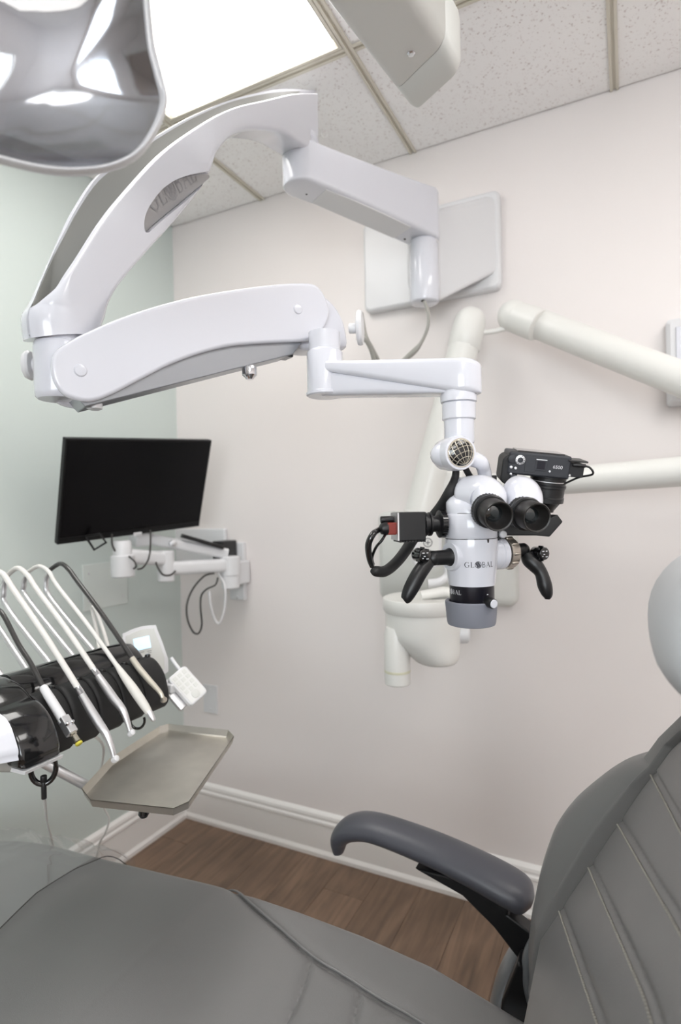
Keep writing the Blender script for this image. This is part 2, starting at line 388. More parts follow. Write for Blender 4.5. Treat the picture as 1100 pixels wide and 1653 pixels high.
# floor: sub-floor with laminate planks running towards the back wall
bm = B(); box(bm, ((XL + XR) / 2, (YF + YB) / 2, -.022), (XR - XL + .1, YB - YF + .1, .02)); floor = struct(finish('floor', bm, m_dark, flat=True))
PWD = .152; k = 0; cache = {}
x = XL + .004
while x < XR - .01:
    x1 = min(x + PWD, XR - .004); y = YF + .004 - [0, .62, .31, .93, .47][k % 5]; k += 1
    while y < YB - .01:
        y0, y1 = max(y, YF + .004), min(y + 1.22, YB - .004)
        if y1 - y0 > .05:
            key = (round(x1 - x, 4), round(y1 - y0, 4))
            if key not in cache:
                bm = B(); a, b = (x1 - x) / 2 - .0003, (y1 - y0) / 2 - .0003; t = .0009
                loft(bm, [[(-a, -b, -.012), (a, -b, -.012), (a, b, -.012), (-a, b, -.012)], [(-a, -b, -t), (a, -b, -t), (a, b, -t), (-a, b, -t)], [(-a + t, -b + t, 0), (a - t, -b + t, 0), (a - t, b - t, 0), (-a + t, b - t, 0)]])
                o = finish('plank', bm, m_wood, floor, flat=True); cache[key] = o.data
            else:
                o = bpy.data.objects.new('plank', cache[key]); col.objects.link(o); adopt(o, floor)
            o.location = ((x + x1) / 2, (y0 + y1) / 2, 0)
        y += 1.22
    x = x1

# baseboards with a stepped top and a shoe moulding
def baseboard(name, p0, p1, inward):
    prof = [(0, 0), (.021, 0), (.021, .014), (.016, .022), (.0135, .026), (.0135, .118), (.017, .122), (.017, .131), (.011, .135), (.011, .141), (.014, .146), (.012, .156), (.004, .164), (0, .166)]
    p0 = np.array(p0, float); p1 = np.array(p1, float); inw = np.array(inward, float); bm = B()
    loft(bm, [[p0 + inw * a + ZV * b for a, b in prof], [p1 + inw * a + ZV * b for a, b in prof]])
    struct(finish(name, bm, m_base, ang=25))
baseboard('baseboard_back', (XL, YB, 0), (XR, YB, 0), (0, -1, 0))
baseboard('baseboard_left', (XL, YF, 0), (XL, YB, 0), (1, 0, 0))
baseboard('baseboard_right', (XR, YF, 0), (XR, YB, 0), (-1, 0, 0))
baseboard('baseboard_front', (-.6, YF, 0), (XR, YF, 0), (0, 1, 0))

# suspended ceiling: slab above, lay-in tiles and grid bars
bm = B(); box(bm, ((XL + XR) / 2, (YF + YB) / 2, 2.6), (XR - XL + .2, YB - YF + .2, .04)); ceil = struct(finish('ceiling', bm, m_dark, flat=True))
GX = [XL] + [-.6394 + .6191 * i for i in range(-1, 4)] + [XR]
GY = [YF] + [1.377 - .6191 * i for i in range(5, -1, -1)] + [YB]
LIGHTS = {(1, 3), (1, 4), (4, 1), (4, 2), (1, 0), (4, 4), (4, 5)}  # cells taken by light fixtures (pairs of cells)
LIGHTS = {(1, 4), (1, 5), (4, 1), (4, 2), (4, 4), (4, 5)}
for i in range(len(GX) - 1):
    for j in range(len(GY) - 1):
        if (i, j) in LIGHTS: continue
        x0, x1, y0, y1 = GX[i] + .0045, GX[i + 1] - .0045, GY[j] + .0045, GY[j + 1] - .0045
        bm = B(); box(bm, ((x0 + x1) / 2, (y0 + y1) / 2, H + .0095), (x1 - x0, y1 - y0, .015)); finish('ceiling_tile', bm, m_tile, ceil, bevel=.002)
def tbar(p0, p1, side):
    prof = [(-.012, .0), (-.012, -.003), (-.0042, -.003), (-.0036, .0025), (.0036, .0025), (.0042, -.003), (.012, -.003), (.012, 0), (.002, .004), (.002, .03), (-.002, .03), (-.002, .004)]
    p0 = np.array(p0, float); p1 = np.array(p1, float); sd = np.array(side, float); bm = B()
    loft(bm, [[p + sd * a + ZV * b for a, b in prof] for p in (p0, p1)]); finish('grid_bar', bm, m_tbar, ceil, flat=True)
for x in GX[1:-1]: tbar((x, YF, H), (x, YB - .004, H), (1, 0, 0))
for y in GY[1:-1]:
    for i in range(len(GX) - 1):
        js = [j for j in range(len(GY)) if abs(GY[j] - y) < 1e-6][0]
        if (i, js) in LIGHTS and (i, js - 1) in LIGHTS: continue
        tbar((GX[i] + .0125, y, H), (GX[i + 1] - .0125, y, H), (0, 1, 0))
def troffer(i, j, label):
    x0, x1, y0, y1 = GX[i] + .014, GX[i + 1] - .014, GY[j] + .014, GY[j + 2] - .014
    t = thing('ceiling_light', label, 'light', ((x0 + x1) / 2, (y0 + y1) / 2, H + .02))
    bm = B()
    for c, s in ((((x0 + x1) / 2, y0 + .004, H + .012), (x1 - x0, .008, .03)), (((x0 + x1) / 2, y1 - .004, H + .012), (x1 - x0, .008, .03)), ((x0 + .004, (y0 + y1) / 2, H + .012), (.008, y1 - y0 - .016, .03)), ((x1 - .004, (y0 + y1) / 2, H + .012), (.008, y1 - y0 - .016, .03))): box(bm, c, s)
    finish('frame', bm, m_tbar, t, flat=True)
    bm = B(); box(bm, ((x0 + x1) / 2, (y0 + y1) / 2, H + .062), (x1 - x0, y1 - y0, .012)); finish('housing', bm, m_dark, t, flat=True)
    bm = B(); box(bm, ((x0 + x1) / 2, (y0 + y1) / 2, H + .004), (x1 - x0 - .032, y1 - y0 - .032, .006)); finish('diffuser', bm, m_diff, t, flat=True)
troffer(1, 4, 'glowing white rectangular ceiling light panel above the curved white arm')
troffer(4, 4, 'added ceiling light panel that brightens the back wall, unseen over the headrest side of the chair')  # extra unseen fixture, added to lift the lower back wall, floor and seat
troffer(4, 1, 'added ceiling light panel for more room light, unseen behind the photographer')  # unseen fixture behind the camera, added for the brightness of the walls
# two small fittings on the ceiling by the arm
def ceil_at(px, py): return WZ(px, py, H)
p = ceil_at(520, 212); bm = B(); tube(bm, [p + ZV * .004, p - ZV * .012, p - ZV * .02 + RV * .008, p - ZV * .012 + RV * .016, p - ZV * .004 + RV * .012], .0028, 8); rcyl(bm, p - ZV * .003, p + ZV * .004, .008)
tag(finish('ceiling_hook', bm, m_base), 'small white hook on the ceiling tile beside the end of the curved arm', 'hook')
p = ceil_at(556, 267); bm = B(); box(bm, p - ZV * .008, (.03, .016, .018)); tag(finish('ceiling_clip', bm, mat('dull_green_clip', (92, 104, 92), .5), bevel=.003), 'small dull green clip on the ceiling above the white wall arm', 'clip')

# outlet plates
def wall_plate(name, label, c, u, n, w_, h_, m, screws, cat, slots=()):
    c = np.array(c, float); u = np.array(u, float); n = np.array(n, float); t = thing(name, label, cat, c)
    bm = B(); box(bm, c + n * .003, (w_, .006, h_), (u, n, ZV)); finish('plate', bm, m, t, bevel=.002)
    for a, b in screws:
        bm = B(); q = c + u * a + ZV * b; lathe(bm, q + n * .0055, n, [(.0042, 0), (.0042, .001), (.003, .002)], 12); finish('screw', bm, m_alu, t)
    for a, b in slots:
        bm = B(); box(bm, c + u * a + ZV * b + n * .0065, (.034, .003, .026), (u, n, ZV)); finish('socket', bm, m_white2, t, bevel=.003)
a = WY(341, 1128, YB)
wall_plate('blank_outlet_plate', 'blank white outlet plate low on the back wall by the corner', a, (1, 0, 0), (0, -1, 0), .072, .118, m_white2, [(0, .042), (0, -.042)], 'wall plate')
a = WX(170, 944, XL)
wall_plate('screwed_wall_plate', 'square pale green plate with four screws on the green wall under the monitor', a, (0, 1, 0), (1, 0, 0), .2, .165, mat('plate_pale_green', (216, 222, 218), .45), [(-.075, .05), (.075, .05), (-.075, -.05), (.075, -.05)], 'wall plate')

# ================================================================== OPERATING MICROSCOPE ON ITS WALL ARM
scope = thing('operating_microscope', 'white binocular operating microscope hanging from its jointed white wall arm', 'microscope', (-.575, YB - .02, 2.0))
# wall plate with raised central hub
bm = B(); yp = 1.845
c0 = WY(588, 505, yp); c1 = WY(806, 303, yp); x0, x1, z0, z1 = c0[0], c1[0], c0[2], c1[2]
o_ = [(p[0], p[1]) for p in rrect((x0 + x1) / 2, (z0 + z1) / 2, x1 - x0, z1 - z0, .022, 5)]
i_ = [(p[0], p[1]) for p in rrect((x0 + x1) / 2, (z0 + z1) / 2, x1 - x0 - .016, z1 - z0 - .016, .016, 5)]
loft(bm, [[(x, YB - .001, z) for x, z in o_], [(x, yp + .008, z) for x, z in o_], [(x, yp, z) for x, z in i_]])
plate = finish('wall_plate', bm, m_white2, scope, bevel=.003)
HUB = W(685, 430, 1.72); hubx, huby = HUB[0], HUB[1]
zt, zb = W(690, 385, 1.70)[2], W(685, 487, 1.70)[2]
# bracket: a tapering block from the plate out to the hub
bm = B()
xa_ = hubx + .03; zA0, zA1, zB0, zB1 = z0 + .045, z1 - .015, zb + .012, zt + .10
R0 = [np.array([p[0], yp + .004, p[1]]) for p in rrect(xa_, (zA0 + zA1) / 2, .30, zA1 - zA0, .03, 4)]
R1 = [np.array([p[0], huby + .03, p[1]]) for p in rrect(hubx + .004, (zB0 + zB1) / 2, .075, zB1 - zB0, .012, 4)]
loft(bm, [R0, [a * .45 + b * .55 for a, b in zip(R0, R1)], R1, [p - np.array([0, .04, 0]) for p in R1]])
finish('wall_bracket', bm, m_white2, scope, ang=30)
bm = B(); lathe(bm, (hubx, huby, zb), ZV, [(.036, 0), (.042, .004), (.044, .012), (.044, zt - zb - .012), (.04, zt - zb - .006), (.04, zt - zb)], 36)
hub = finish('wall_hub', bm, m_white, scope, bevel=.002)
bm = B(); lathe(bm, (hubx + .005, huby - .03, zb - .0015), ZV, [(.007, 0), (.007, .003)], 16); finish('cable_hole', bm, m_dark, hub)
# extension arm: level beam, deep at the wall, rounded at the free end
P1 = W(487, 262, 1.5)
ex0, ex1 = np.array([P1[0], P1[1]]), np.array([hubx, huby])
dv = unit(ex1 - ex0); nv = np.array([-dv[1], dv[0]]); Lx = np.linalg.norm(ex1 - ex0)
ztop1, zbot1 = W(495, 240, 1.5)[2], W(470, 292, 1.46)[2]
ztop2, zbot2 = W(700, 312, 1.72)[2], zt - .002
def ext_ring(s, w_, ztp, zbt, r=.012):
    out = []
    for q in rrect(0, (ztp + zbt) / 2, w_, ztp - zbt, r, 4): out.append(np.array([*(ex0 + dv * s + nv * q[0]), q[1]]))
    return out
bm = B(); rings = []
RA = .05
for i in range(9):
    a = PI / 2 * i / 8; s = -RA * math.cos(a); rings.append(ext_ring(s, max(.012, 2 * RA * math.sin(a)), ztop1, zbot1, .005 if i < 2 else .01))
for t in (.15, .35, .55, .75, .92): rings.append(ext_ring(Lx * t, .1 - .006 * math.sin(PI * t), ztop1 + (ztop2 - ztop1) * (t ** 1.4), zbot1 + (zbot2 - zbot1) * (t ** 1.2), .012))
for i in range(1, 9):
    a = PI / 2 * i / 8; s = Lx + .05 * math.sin(a) * .9; rings.append(ext_ring(s, max(.02, .1 * math.cos(a)), ztop2 - .004 * i / 8, zbot2, .008))
loft(bm, rings)
ext = finish('extension_arm', bm, m_white, scope, ang=45)
bm = B(); n1 = [np.array([*(ex0 + dv * s + nv * o), zbot1 + (zbot2 - zbot1) * ((max(s, 0) / Lx) ** 1.2) - .0015]) for s, o in ((.05, -.038), (Lx * .33, -.041), (Lx * .6, -.041), (Lx - .08, -.04), (Lx - .08, .04), (Lx * .6, .041), (Lx * .33, .041), (.05, .038))]
loft(bm, [n1, [p + ZV * .006 for p in n1]]); finish('underside_cover', bm, m_white2, ext, bevel=.001)
for s in (.02, Lx - .062):
    bm = B(); lathe(bm, np.array([*(ex0 + dv * s + nv * .012), (zbot1 if s < .1 else zbot2) - .001]), -ZV, [(.003, -.002), (.003, .001)], 10); finish('cover_screw', bm, m_dark, ext)

# the big curved arm
AP1, AP2 = W(485, 245, 1.5), W(97, 546, .835)
ta = (AP2 - AP1) * np.array([1, 1, 0]); AW = .085
pa = Plane(AP1, ta); pa.o = pa.o + pa.n * AW / 2       # its near face
outer_k = [(513, 150), (475, 151), (435, 160), (375, 175), (320, 205), (260, 250), (200, 315), (165, 360), (127, 420), (99, 458), (64, 488), (45, 504), (48, 546)]
inner_k = [(514, 247), (490, 232), (455, 212), (400, 210), (366, 236), (343, 288), (300, 342), (260, 385), (215, 436), (185, 475), (165, 505), (155, 522), (146, 546)]
far_k = [(506, 150), (484, 147), (440, 147), (375, 161), (325, 180), (275, 205), (208, 246), (153, 285), (118, 334), (94, 380), (73, 430), (58, 504), (60, 546)]
outer_px = smooth(outer_k, 5); inner_px = smooth(inner_k, 5); far_px = smooth(far_k, 5)
bm = B(); rings = []; floor_ring = []; NS = len(outer_px); th = .012
def arcpts(c, r, a0, a1, n=5): return [(c[0] + r * math.cos(math.radians(a0 + (a1 - a0) * i / n)), c[1] + r * math.sin(math.radians(a0 + (a1 - a0) * i / n))) for i in range(n + 1)]
for i in range(NS):
    u_ = i / (NS - 1); k = min(1, max(0, (u_ - .70) / .22)); k = k * k * (3 - 2 * k); m_ = k * AW / 2
    pm = Plane(pa.o - pa.n * m_, pa.t)
    O, I = pm.uv(*outer_px[i]), pm.uv(*inner_px[i]); L = np.linalg.norm(O - I); e = (O - I) / L
    Ff = Plane(pa.o - pa.n * AW, pa.t).uv(*far_px[i]); Ff = Ff + (O - Ff) * k; ef = Ff - I; ef = ef / np.linalg.norm(ef)
    def qf(off, kk): return pa.pt(Ff - ef * kk, off)
    d = .045 * min(1, max(0, (u_ - .06) / .10)) * min(1, max(0, (.88 - u_) / .12)); d = min(d, L * .6)
    ri = min(.012 + .030 * k + .02 * max(0, 1 - abs(u_ - .36) / .2), L * .48); ro = min(.004 + .038 * k, L * .48)
    def q(off, kk): return pa.pt(O - e * kk, off)
    ring = [q(-ri + x, L - ri + y) for x, y in arcpts((0, 0), ri, 0, 90)]                   # inner near corner
    ring += [q(-AW + ri + x, L - ri + y) for x, y in arcpts((0, 0), ri, 90, 180)]
    ring += [qf(-AW + ro + x, ro + y) for x, y in arcpts((0, 0), ro, 180, 270)]
    ta_ = min(th, AW / 2 - ro) if ro < AW / 2 - .001 else 0
    wa = max(th, ro + .0005)
    wa = min(wa, AW / 2 - .002)
    ring += [qf(-AW + wa, 0), q(-AW + wa + .001, d * .8), q(-AW + wa + .003, d), q(-wa - .003, d), q(-wa - .001, d * .8), q(-wa, 0)]
    ring += [q(-ro + x, ro + y) for x, y in arcpts((0, 0), ro, 270, 360)]
    rings.append(ring)
    if d > .004:
        up = lambda p, pq: p + (pq - p) * .90
        b0, b1 = q(-AW + wa + .0035, d - .0006), q(-wa - .0035, d - .0006); f0, n0 = up(q(-AW + wa + .0014, d * .8), qf(-AW + wa + .0006, 0)), up(q(-wa - .0014, d * .8), q(-wa - .0006, 0))
        m0, m1 = q(-AW + wa + .0014, d * .8), q(-wa - .0014, d * .8); iw = pa.n * .0012
        floor_ring.append([f0, m0, b0, b1, m1, n0, n0 - iw, m1 - iw, b1 - iw * 1.5 + unit(n0 - m1) * .002, b0 + iw * 1.5 + unit(n0 - m1) * .002, m0 + iw, f0 + iw])
loft(bm, rings)
arch = finish('curved_arm', bm, m_white, scope, ang=40)
bm = B(); loft(bm, floor_ring); finish('channel_liner', bm, m_channel, arch, ang=40)
badge_px = smooth([(237, 367), (238, 346), (248, 326), (262, 308), (280, 294), (302, 285), (325, 280), (341, 278), (347, 283), (338, 292), (300, 324), (262, 355), (244, 371)], 5, closed=True)
bu = [pa.uv(*p) for p in badge_px]; bc = sum(bu) / len(bu)
bm = B(); prism(bm, pa, [bc + (p - bc) * 1.06 for p in bu], .02, -.016); cut(arch, bm); arch.data.shade_smooth(); arch.data.set_sharp_from_angle(angle=math.radians(40))
bm = B(); prism(bm, pa, bu, -.017, -.0125); badge = finish('badge', bm, m_badge, arch, ang=30)
A0, A1 = np.array(pa.uv(248, 356)), np.array(pa.uv(337, 288)); ux = unit(A1 - A0); uy = np.array([-ux[1], ux[0]])
uy = uy if uy[1] > 0 else -uy
wt = width('GLOBAL', .08); hh = np.linalg.norm(A1 - A0) * .80 / wt
bm = B(); letters(bm, 'GLOBAL', lambda x, y: pa.pt(A0 + (A1 - A0) * .12 + uy * .006 + ux * x * hh + uy * y * hh, -.0119), .08); finish('badge_lettering', bm, mat('badge_relief', (164, 163, 166), .4, metal=.3), badge, flat=True)
bm = B(); pv = W(487, 262, 1.5); lathe(bm, (pv[0], pv[1], ztop1 - .02), ZV, [(.044, 0), (.044, .03), (.046, .032), (.046, .046)], 36); finish('arm_pivot', bm, m_white, scope)

# spring arm: two white covers with a grey metal chassis between them
SA, SB = W(130, 598, .8), W(480, 498, 1.0)
ps = Plane(SA, (SB - SA) * np.array([1, 1, 0])); SW = .078
cov = [(83, 588), (88, 569), (107, 553), (145, 533), (211, 506), (293, 482), (375, 467), (446, 458), (498, 456), (516, 463), (527, 480), (533, 504), (525, 528), (511, 543), (495, 550), (435, 553), (375, 558), (325, 570), (276, 588), (227, 613), (184, 635), (151, 647), (124, 645), (102, 635), (87, 613)]
cu = smooth([ps.uv(*p) for p in cov], 4, closed=True)
spr = None
bm = B()
ch = [ps.uv(*p) for p in ((112, 575), (500, 468), (505, 535), (478, 570), (140, 655), (118, 630))]
prism(bm, ps, ch, -.010, -SW + .010)
spr = finish('spring_arm', bm, m_chassis, scope, bevel=.002)
for nm, a, b in (('near_cover', 0, -.014), ('far_cover', -SW + .014, -SW)):
    bm = B(); prism(bm, ps, cu, a, b); finish('arm_cover', bm, m_white, spr, bevel=.006, seg=4, ang=50)
for p in ((130, 598), (481, 499)):
    c = ps.hit(*p); bm = B(); lathe(bm, c, ps.n, [(.0088, -.002), (.0088, .0006), (.0075, .0022), (.004, .003)], 24); finish('screw_cap', bm, m_white, spr)
p = W(416, 588, .94) - ps.n * .03; bm = B(); lathe(bm, p + ZV * .012, -ZV, [(.005, 0), (.005, .009), (.0115, .010), (.0125, .014), (.0125, .024), (.008, .028), (.006, .031)], 20); finish('adjusting_knob', bm, m_chrome, spr)
p = ps.hit(474, 566, -.03); bm = B(); box(bm, p, (.018, .03, .014), (ps.t, ps.n, ZV)); finish('end_stop', bm, m_blackg, spr, bevel=.002)
p = ps.hit(160, 650, -.03); bm = B(); lathe(bm, p, -ZV, [(.011, -.006), (.011, .004), (.007, .006)], 20); finish('chassis_bolt', bm, m_alu, spr)

# swivel block under the curved arm, and its tension knob
sw = Plane(SA - ps.n * .047, ps.t).hit(97, 600); zs0, zs1 = W(95, 646, .83)[2], W(95, 552, .83)[2]
bm = B(); lathe(bm, (sw[0], sw[1], zs0), ZV, [(.030, 0), (.033, .003), (.034, .01), (.035, zs1 - zs0 - .012), (.033, zs1 - zs0 - .004), (.031, zs1 - zs0 - .003), (.031, zs1 - zs0 + .01)], 36)
swv = finish('swivel_block', bm, m_white, scope)
kdir = unit(-RV * .96 - FV * .1); kp = W(62, 590, .84)
bm = B(); rcyl(bm, kp, kp + kdir * .008, .011); lathe(bm, kp + kdir * .006, kdir, [(.012, 0), (.02, .002), (.022, .006), (.02, .011), (.012, .013)], 10); finish('tension_knob', bm, m_white2, swv, bevel=.001)

# elbow, vertical bearing and coupling arm
J = W(525, 600, 1.0)
pe = Plane(J, ps.t)
bm = B(); eo = [(480, 470), (500, 463), (522, 466), (545, 481), (561, 504), (569, 528), (571, 556), (553, 560), (500, 560), (480, 540)]
eu = smooth([pe.uv(*p) for p in eo], 3, closed=True); prism(bm, ps, [ps.uv(*p) for p in smooth(eo, 3, closed=True)], -.017, -SW + .006)
elb = finish('elbow', bm, m_white, scope, bevel=.01, seg=4, ang=50)
z_e0, z_e1 = W(525, 640, 1.0)[2], W(525, 556, 1.0)[2]
bm = B(); lathe(bm, (J[0], J[1], z_e0), ZV, [(.031, 0), (.0335, .002), (.0335, .006), (.0315, .008), (.0315, z_e1 - z_e0 - .016), (.029, z_e1 - z_e0 - .012), (.0275, z_e1 - z_e0 - .011), (.0275, z_e1 - z_e0 + .02)], 36); finish('elbow_bearing', bm, m_white, elb)
kp = W(572, 530, 1.03); kd = unit(RV * .96 - FV * .12); bm = B(); rcyl(bm, kp - kd * .01, kp + kd * .006, .009); lathe(bm, kp + kd * .004, kd, [(.02, 0), (.03, .002), (.032, .006), (.03, .011), (.02, .013)], 12); finish('tension_knob', bm, m_white2, elb, bevel=.001)
CE = W(745, 610, .9)
pc = Plane(J, (CE - J) * np.array([1, 1, 0]))
def arm_plan(s0, s1, hw0, hw1, z0a, z0b, z1a, z1b, end=True):
    """beam along pc from s0 to s1 with half widths and bottom/top heights, round nose"""
    rings = []
    ss = [s0 + (s1 - s0) * t for t in np.linspace(0, 1, 7)]
    for s in ss:
        t = (s - s0) / (s1 - s0); hw = hw0 + (hw1 - hw0) * t; za = z0a + (z1a - z0a) * t; zb_ = z0b + (z1b - z0b) * t
        rings.append([pc.pt((s, q[1]), q[0]) for q in rrect(0, (za + zb_) / 2, hw * 2, zb_ - za, min(.009, (zb_ - za) / 3), 4)])
    if end:
        for i in range(1, 8):
            a = PI / 2 * i / 7; hw = max(hw1 * math.cos(a), .004); s = s1 + hw1 * math.sin(a) * 1.0; dz = (zb_ - za) * .22 * (i / 7) ** 2
            rings.append([pc.pt((s, q[1]), q[0]) for q in rrect(0, (z1a + z1b - dz) / 2, hw * 2, z1b - z1a - dz, min(.009, hw * .9), 4)])
    return rings
sC = np.dot(CE - J, pc.t)
zT0, zT1 = W(545, 583, .985)[2], W(740, 579, .885)[2]; zM0, zM1 = W(548, 598, .985)[2], W(740, 635, .885)[2]; zL0 = W(545, 638, .985)[2]
bm = B(); loft(bm, arm_plan(.0, sC, .028, .031, zM0, zT0, zM1, zT1)); cpl = finish('coupling_arm', bm, m_white, scope, ang=45)
bm = B(); loft(bm, arm_plan(.0, sC - .015, .022, .024, zL0, zM0 + .004, zM1 + .002, zM1 + .006, False)); finish('lower_web', bm, m_white, cpl, ang=45)

# drop post, globe-faced tilt joint
DX = W(741, 660, .9); zz = lambda y: W(741, y, .9)[2]
bm = B(); lathe(bm, (DX[0], DX[1], zz(716)), ZV, [(.0225, 0), (.0235, .002), (.0235, zz(679) - zz(716)), (.0262, zz(677) - zz(716)), (.0262, zz(652) - zz(716)), (.024, zz(650.5) - zz(716)), (.028, zz(649.5) - zz(716)), (.0285, zz(640) - zz(716)), (.027, zz(636) - zz(716)), (.0265, zz(632) - zz(716))], 36); post = finish('drop_post', bm, m_white, scope)
GD = unit(-FV * .955 + RV * .27 - ZV * .03); GC = W(744, 731, .868)
bm = B(); lathe(bm, GC, -GD, [(.0215, -.001), (.0255, -.0005), (.0268, .003), (.0268, .03), (.025, .05), (.02, .062)], 36); jnt = finish('tilt_joint', bm, m_white, scope)
bm = B(); ball(bm, W(724, 734, .895), .0225, 24, (1, 1, 1.25), RV); finish('joint_boss', bm, m_white, jnt)
bm = B(); c = W(716, 726, .878); rcyl(bm, c, c - GD * -.004, .005); finish('set_screw', bm, m_white2, jnt)
bm = B(); ga, gb, gc = frame(GD); RG = .0212
def dome(x, y): return GC + ga * x * RG + gb * y * RG + gc * (.0065 * (1 - min(1, x * x + y * y)) + .0004)
rings = [[dome(r * math.cos(t), r * math.sin(t)) for t in [2 * PI * i / 36 for i in range(36)]] for r in (1, .8, .6, .4, .2, .02)]
loft(bm, rings); gl = finish('globe_emblem', bm, m_blackg, jnt)
bm = B()
lathe(bm, GC, GD, [(.0205, -.001), (.0205, .0016), (.0222, .0016), (.0222, -.001)], 40)
def gline(f):
    pts = [f(-1.5 + 3.0 * i / 14) for i in range(15)]; tube(bm, [dome(x, y) + gc * .0003 for x, y in pts if x * x + y * y <= .97], .00062, 6, 1)
tl = math.radians(22)
def glob(lo, la):
    X, Y, Z_ = math.cos(la) * math.sin(lo), math.sin(la), math.cos(la) * math.cos(lo)
    Y, Z_ = Y * math.cos(.5) + Z_ * math.sin(.5), -Y * math.sin(.5) + Z_ * math.cos(.5)
    s = -1 if np.dot(ga, RV) < 0 else 1; X *= s
    return X * math.cos(tl) - Y * math.sin(tl), X * math.sin(tl) + Y * math.cos(tl)
for k in (-60, -35, -12, 12, 35, 60): gline(lambda t: glob(math.radians(k), t))
for k in (-50, -28, -5, 18, 42, 64): gline(lambda t: glob(t * .98, math.radians(k)))
finish('globe_grid', bm, m_silv, gl)
bm = B(); tube(bm, [GC - GD * .045 + RV * .01, W(772, 744, .9), W(781, 757, .915), W(784, 776, .93)], [.014, .012, .011, .011], 14); finish('carrier_arm', bm, m_white, scope)

# microscope head
TH = math.radians(24)
HF = unit(-FV * math.cos(TH) + RV * math.sin(TH)); HS = unit(RV * math.cos(TH) + FV * math.sin(TH))
O = W(761, 890, .9); PXM = .9 / F_PX
hz = lambda y: O[2] + (890 - y) * PXM
def hp(s, f, z): return O * np.array([1, 1, 0]) + HS * s + HF * f + ZV * z
def bodyR(z): 
    y = 890 - (z - O[2]) / PXM
    return float(np.interp(y, [868, 874, 885, 905, 922, 938, 948], [.0405, .0413, .041, .0398, .0382, .0366, .0355]))
bm = B(); lathe(bm, (O[0], O[1], 0), ZV, [(bodyR(hz(y)), hz(y)) for y in (943, 942, 936, 930, 922, 912, 905, 895, 885, 878, 872, 869)], 48); body = finish('zoom_body', bm, m_white, scope)
ringz = [(.0385, hz(869)), (.0396, hz(868.2)), (.0408, hz(866.5)), (.0408, hz(832)), (.039, hz(829)), (.036, hz(828))]
bm = B(); lathe(bm, (O[0], O[1], 0), ZV, ringz, 48); finish('rotation_ring', bm, m_white, body)
bm = B(); lathe(bm, (O[0], O[1], 0), ZV, [(.0404, hz(869.4)), (.0404, hz(868.0))], 48); finish('seam_ring', bm, m_blackg, body)
mk = unit(HF * .96 + HS * .02); bm = B(); c = O * np.array([1, 1, 0]) + mk * .0414; t_ = np.cross(ZV, mk)
loft(bm, [[c + t_ * .0018 + ZV * hz(869), c - t_ * .0018 + ZV * hz(869), c - t_ * .0012 + ZV * hz(874), c + t_ * .0012 + ZV * hz(874)], [c * 1 - mk * .003 + t_ * .0018 + ZV * hz(869), c - mk * .003 - t_ * .0018 + ZV * hz(869), c - mk * .003 - t_ * .0012 + ZV * hz(874), c - mk * .003 + t_ * .0012 + ZV * hz(874)]]); finish('index_mark', bm, m_blackg, body, flat=True)
# print on the curved front
def wrap(x, y, h, ang0, z0, rad):
    z = z0 + y * h; r = rad(z) + .0004; a = ang0 + x * h / r
    d = HF * math.cos(a) + HS * math.sin(a)
    return O * np.array([1, 1, 0]) + d * r + ZV * z
hl = .0082; wl = width('GLOBAL', .1) * hl
bm = B(); letters(bm, 'GLOBAL', lambda x, y: wrap(x, y, hl, -wl / 2 / .0395 + math.radians(-17), hz(912), bodyR), .1); finish('lettering', bm, m_ink, body, flat=True)
# objective collar, print, knob, rubber ring
bm = B(); lathe(bm, (O[0], O[1], 0), ZV, [(.033, hz(990)), (.0334, hz(977)), (.0344, hz(975)), (.0344, hz(941)), (.033, hz(940))], 48); colr = finish('objective_collar', bm, m_ano, scope)
bm = B(); letters(bm, 'GLOBAL', lambda x, y: wrap(x, y, .0066, math.radians(-127), hz(956), lambda z: .0344), .1)
finish('collar_lettering', bm, m_inkw, colr, flat=True)
for a, y in ((-9, 967), (-4, 962), (3, 956)):
    bm = B(); p = [wrap(dx, dy, .0022, math.radians(a), hz(y), lambda z: .0344) for dx, dy in ((0, 0), (1.3, 0), (1.3, .5), (0, .5))]; bm.faces.new([bm.verts.new(Vector(v)) for v in p]); finish('scale_mark', bm, m_inkw, colr, flat=True)
kd = unit(HF * math.cos(math.radians(4)) + HS * math.sin(math.radians(4)) - ZV * .08); kc = O * np.array([1, 1, 0]) + kd * .033 + ZV * hz(964)
bm = B(); rcyl(bm, kc, kc + kd * .0155, .0078, .0006); kn = finish('focus_knob', bm, m_black, colr)
bm = B(); lathe(bm, kc + kd * .0154, kd, [(.0066, 0), (.0066, .0012), (.006, .0018)], 24); finish('knob_face', bm, m_white, kn)
bm = B(); lathe(bm, (O[0] - .0015, O[1], 0), ZV, [(.034, hz(1008)), (.0365, hz(1007)), (.0378, hz(1003)), (.0403, hz(974)), (.0403, hz(970)), (.0385, hz(968.5)), (.0345, hz(969)), (.0335, hz(972)), (.0335, hz(995)), (.02, hz(996))], 48); finish('splash_ring', bm, m_ringgrey, scope)
